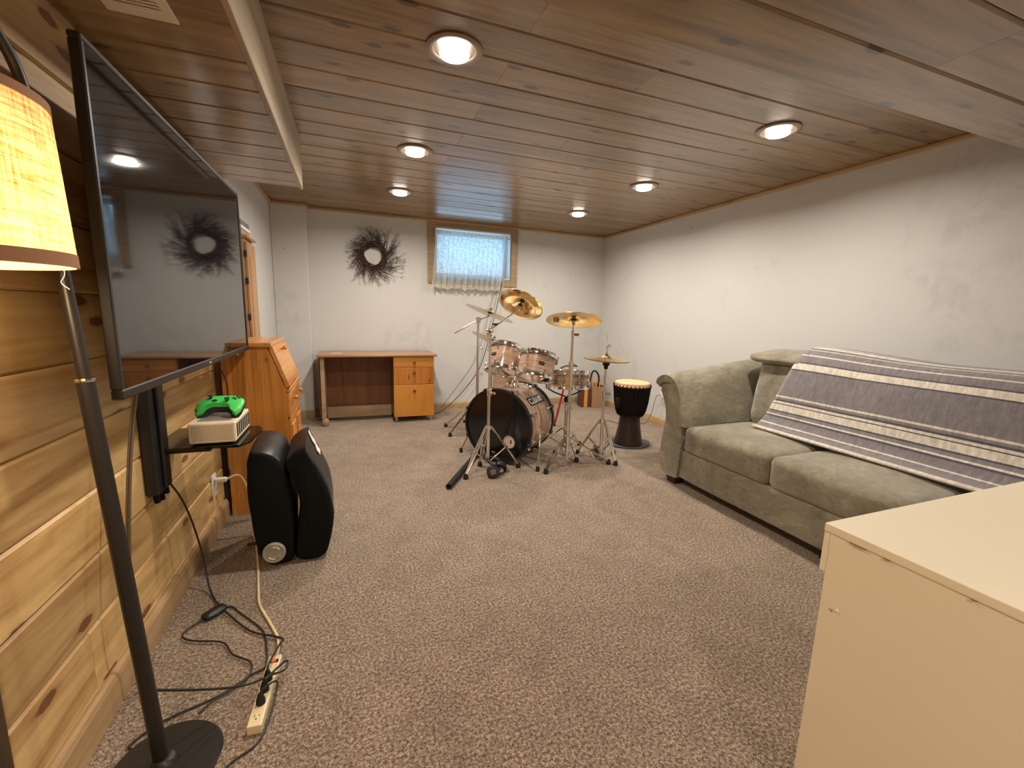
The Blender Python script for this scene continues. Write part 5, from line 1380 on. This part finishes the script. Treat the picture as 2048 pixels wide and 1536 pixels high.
# back frame and back cushions
bm = NB(); rbox(bm, (0.11, 1.02, 0.40), 0.06, TR(2.955, 1.295, 0.46), 10); obj('back_frame', bm, M['suede'], t, smooth=True)
for i, (a, b) in enumerate(((2.262, 1.622), (1.616, 0.970), (0.964, 0.325))):
    Kc = TR(2.822, (a+b)/2, 0.672) @ RY(9)
    bm = NB(); rbox(bm, (0.125, (a-b)/2+0.004, 0.262), 0.085, Kc, 14, (0.045, 0.006, 0.02), 0.008, 5+i*2.3)
    c_ = obj('back_cushion', bm, M['suede'], t, smooth=True, angle=180)
    # pillow-top flap folded over the upper edge
    if i: continue                      # the other two lie flat under the blanket
    bm = NB(); rbox(bm, (0.150, 0.225, 0.028), 0.026, Kc @ TR(-0.040, 0.125, 0.252) @ RY(-16), 10, (0.02, 0.035, 0.022), 0.006, 9+i)
    obj('pillow_top', bm, M['suede'], c_, smooth=True, angle=180)
for yy in (2.36, 0.26):
    for xx in (FX+0.040, BX-0.10):
        obj('foot', L([(0, 0.0), (0.052, 0.0), (0.070, 0.062), (0, 0.062)], TR(xx, yy, 0.0) @ RZ(45), 4), M['darkleg'], t)
obj('foot', L([(0, 0.0), (0.030, 0.0), (0.044, 0.055), (0, 0.056)], TR(FX+0.06, 1.30, 0.0) @ RZ(45), 4), M['darkleg'], t)

# ------------------------------------------------------------------ striped blanket over the sofa back
def blanket():
    nu, nv = 70, 60
    # cross-section (x, z) from behind the back, over the top, down the cushion fronts, onto the seats
    sec = [V((p, 0, q)) for p, q in ((3.02, 0.74), (2.995, 0.90), (2.93, 0.972), (2.85, 0.988), (2.755, 0.965), (2.690, 0.885), (2.650, 0.77), (2.615, 0.64), (2.582, 0.535), (2.545, 0.492), (2.49, 0.474))]
    sp_ = spline(sec, 8)
    # arc length resample; the striped part starts at the top edge
    Ls = [0.0]
    for a, b in zip(sp_, sp_[1:]): Ls.append(Ls[-1]+(b-a).length)
    def at(s):
        s *= Ls[-1]
        for i in range(len(Ls)-1):
            if Ls[i+1] >= s:
                f_ = (s-Ls[i])/max(1e-6, Ls[i+1]-Ls[i]); return sp_[i].lerp(sp_[i+1], f_)
        return sp_[-1]
    bm = NB(); uv = bm.loops.layers.uv.new('UVMap'); g = []; P = {}
    for i in range(nu+1):
        s = i/nu; row_ = []
        for j_ in range(nv+1):
            v = j_/nv
            p = at(v)
            ytop, ybot = 1.86 + 0.0*v, 2.02
            yl = 1.835 + (2.035-1.835)*min(1.0, max(0.0, (v-0.26)/0.66))**0.75       # left edge slants outwards as it falls
            y_ = yl + (0.36-yl)*s
            # lumps where the cushions are, soft folds
            bulge = 0.020*math.sin(s*PI*2.6+0.5)*math.sin(min(1, v*1.1)*PI) + 0.014*mnoise.noise(V((y_*3.5, v*3, 1.7)))
            dz = 0.014*math.cos(s*PI*2.2)*max(0, 1-abs(v-0.35)*4) - 0.035*s*max(0, 1-abs(v-0.35)*3)
            vv = bm.verts.new((p.x - 0.012 - abs(bulge)*0.9*(1 if v > 0.3 else 0.3) - 0.02*s*(v > 0.85), y_, p.z + dz + 0.012 + 0.3*abs(bulge)))
            P[vv] = (s, v); row_.append(vv)
        g.append(row_)
    for i in range(nu):
        for j_ in range(nv):
            f_ = bm.faces.new((g[i][j_], g[i+1][j_], g[i+1][j_+1], g[i][j_+1]))
            for lp_ in f_.loops:
                s, v = P[lp_.vert]
                lp_[uv].uv = (s, max(0.0, (v-0.29)/0.71))
    o = obj('striped_blanket', bm, M['blanket'], None, (2.75, 1.2, 0.7), smooth=True, angle=180)
    md = o.modifiers.new('thickness', 'SOLIDIFY'); md.thickness = 0.012; md.offset = 1.0
    return tag(o, 'grey fleece blanket with cream stripes draped over the sofa back', 'blanket')
blanket()

# ------------------------------------------------------------------ cream painted cabinet in the foreground
t = thing('cream_cabinet', 'cream painted cabinet with a chipped top edge in the right foreground', 'cabinet', (1.35, 0.2, 0))
QX0, QX1, QY0, QY1, QZ = 0.937, 1.80, -0.55, 0.553, 0.75
obj('side_panel', B((QX0, QY0, 0.0), (QX0+0.02, QY1, QZ-0.018), 0.001), M['cream'], t)
obj('body', B((QX0+0.02, QY0, 0.05), (QX1, QY1-0.004, QZ-0.018)), M['cream'], t)
obj('top', B((QX0-0.0015, QY0, QZ-0.018), (QX1+0.01, QY1+0.013, QZ), 0.002, None, 2), M['cream'], t)
obj('apron', B((QX0, QY1, QZ-0.108), (QX1, QY1+0.013, QZ-0.018), 0.0015), M['cream'], t)
for ys_c, ln_c in ((0.515, 0.022), (0.455, 0.010), (0.33, 0.006), (0.49, 0.005)):
    obj('chip', B((QX0-0.0028, ys_c-ln_c, QZ-0.0195), (QX0+0.001, ys_c, QZ-0.0172)), M['creamchip'], t)
obj('screw_head', L([(0, 0), (0.0035, 0), (0.003, 0.002), (0, 0.0025)], basis((QX0, 0.518, 0.575), (-1, 0, 0)), 10), M['cream'], t)
obj('scratch', B((QX0-0.0008, 0.527, 0.565), (QX0, 0.5285, 0.572)), M['creamchip'], t)
obj('scratch', B((QX0-0.0008, 0.532, 0.566), (QX0, 0.533, 0.571)), M['creamchip'], t)
for d0, zc_ in ((QY1, 0.0),):
    for i, (z0, z1) in enumerate(((0.06, 0.34), (0.35, 0.63))):
        dr = obj('drawer', B((QX0+0.03, QY1-0.004, z0), (QX1-0.03, QY1+0.010, z1), 0.002), M['cream'], t)
        obj('knob', L([(0.006, 0), (0.007, 0.008), (0.014, 0.014), (0.015, 0.021), (0, 0.028)], basis(((QX0+QX1)/2, QY1+0.010, (z0+z1)/2), (0, 1, 0)), 16), M['whiteplastic'], dr, smooth=True)

# ------------------------------------------------------------------ outlet and charger on the right wall
t = thing('wall_outlet', 'white outlet on the right wall between djembe and sofa', 'outlet', (XR, 3.66, 0.24))
obj('cover_plate', B((XR-0.006, 3.615, 0.255), (XR, 3.705, 0.385), 0.002), M['whiteplastic'], t)
for zz in (0.29, 0.35):
    s = obj('receptacle', B((XR-0.0085, 3.644, zz-0.014), (XR-0.005, 3.676, zz+0.014), 0.002), M['whiteplastic'], t)
    for dy in (-0.006, 0.006):
        obj('slot', B((XR-0.009, 3.66+dy-0.001, zz-0.003), (XR-0.0083, 3.66+dy+0.001, zz+0.006)), M['darkgap'], s)
t = thing('charger', 'white plug-in charger with a thin grey lead on the right wall', 'charger', (XR-0.03, 3.68, 0.30))
bm = NB(); rbox(bm, (0.024, 0.035, 0.028), 0.008, TR(XR-0.034, 3.668, 0.355), 4); obj('body', bm, M['whiteplastic'], t, smooth=True)
pts = [V((XR-0.055, 3.69, 0.350)), V((3.09, 3.735, 0.335)), V((3.09, 3.77, 0.254)), V((3.09, 3.797, 0.135)), V((3.07, 3.85, 0.02)), V((2.98, 3.84, 0.006)), V((2.88, 3.86, 0.005)), V((2.761, 3.904, 0.005)), V((2.699, 4.058, 0.005)), V((2.60, 3.99, 0.005)), V((2.50, 3.96, 0.005))]
obj('lead', T(pts, 0.0030, 6, smooth_pts=5), M['cordgrey'], t, smooth=True)
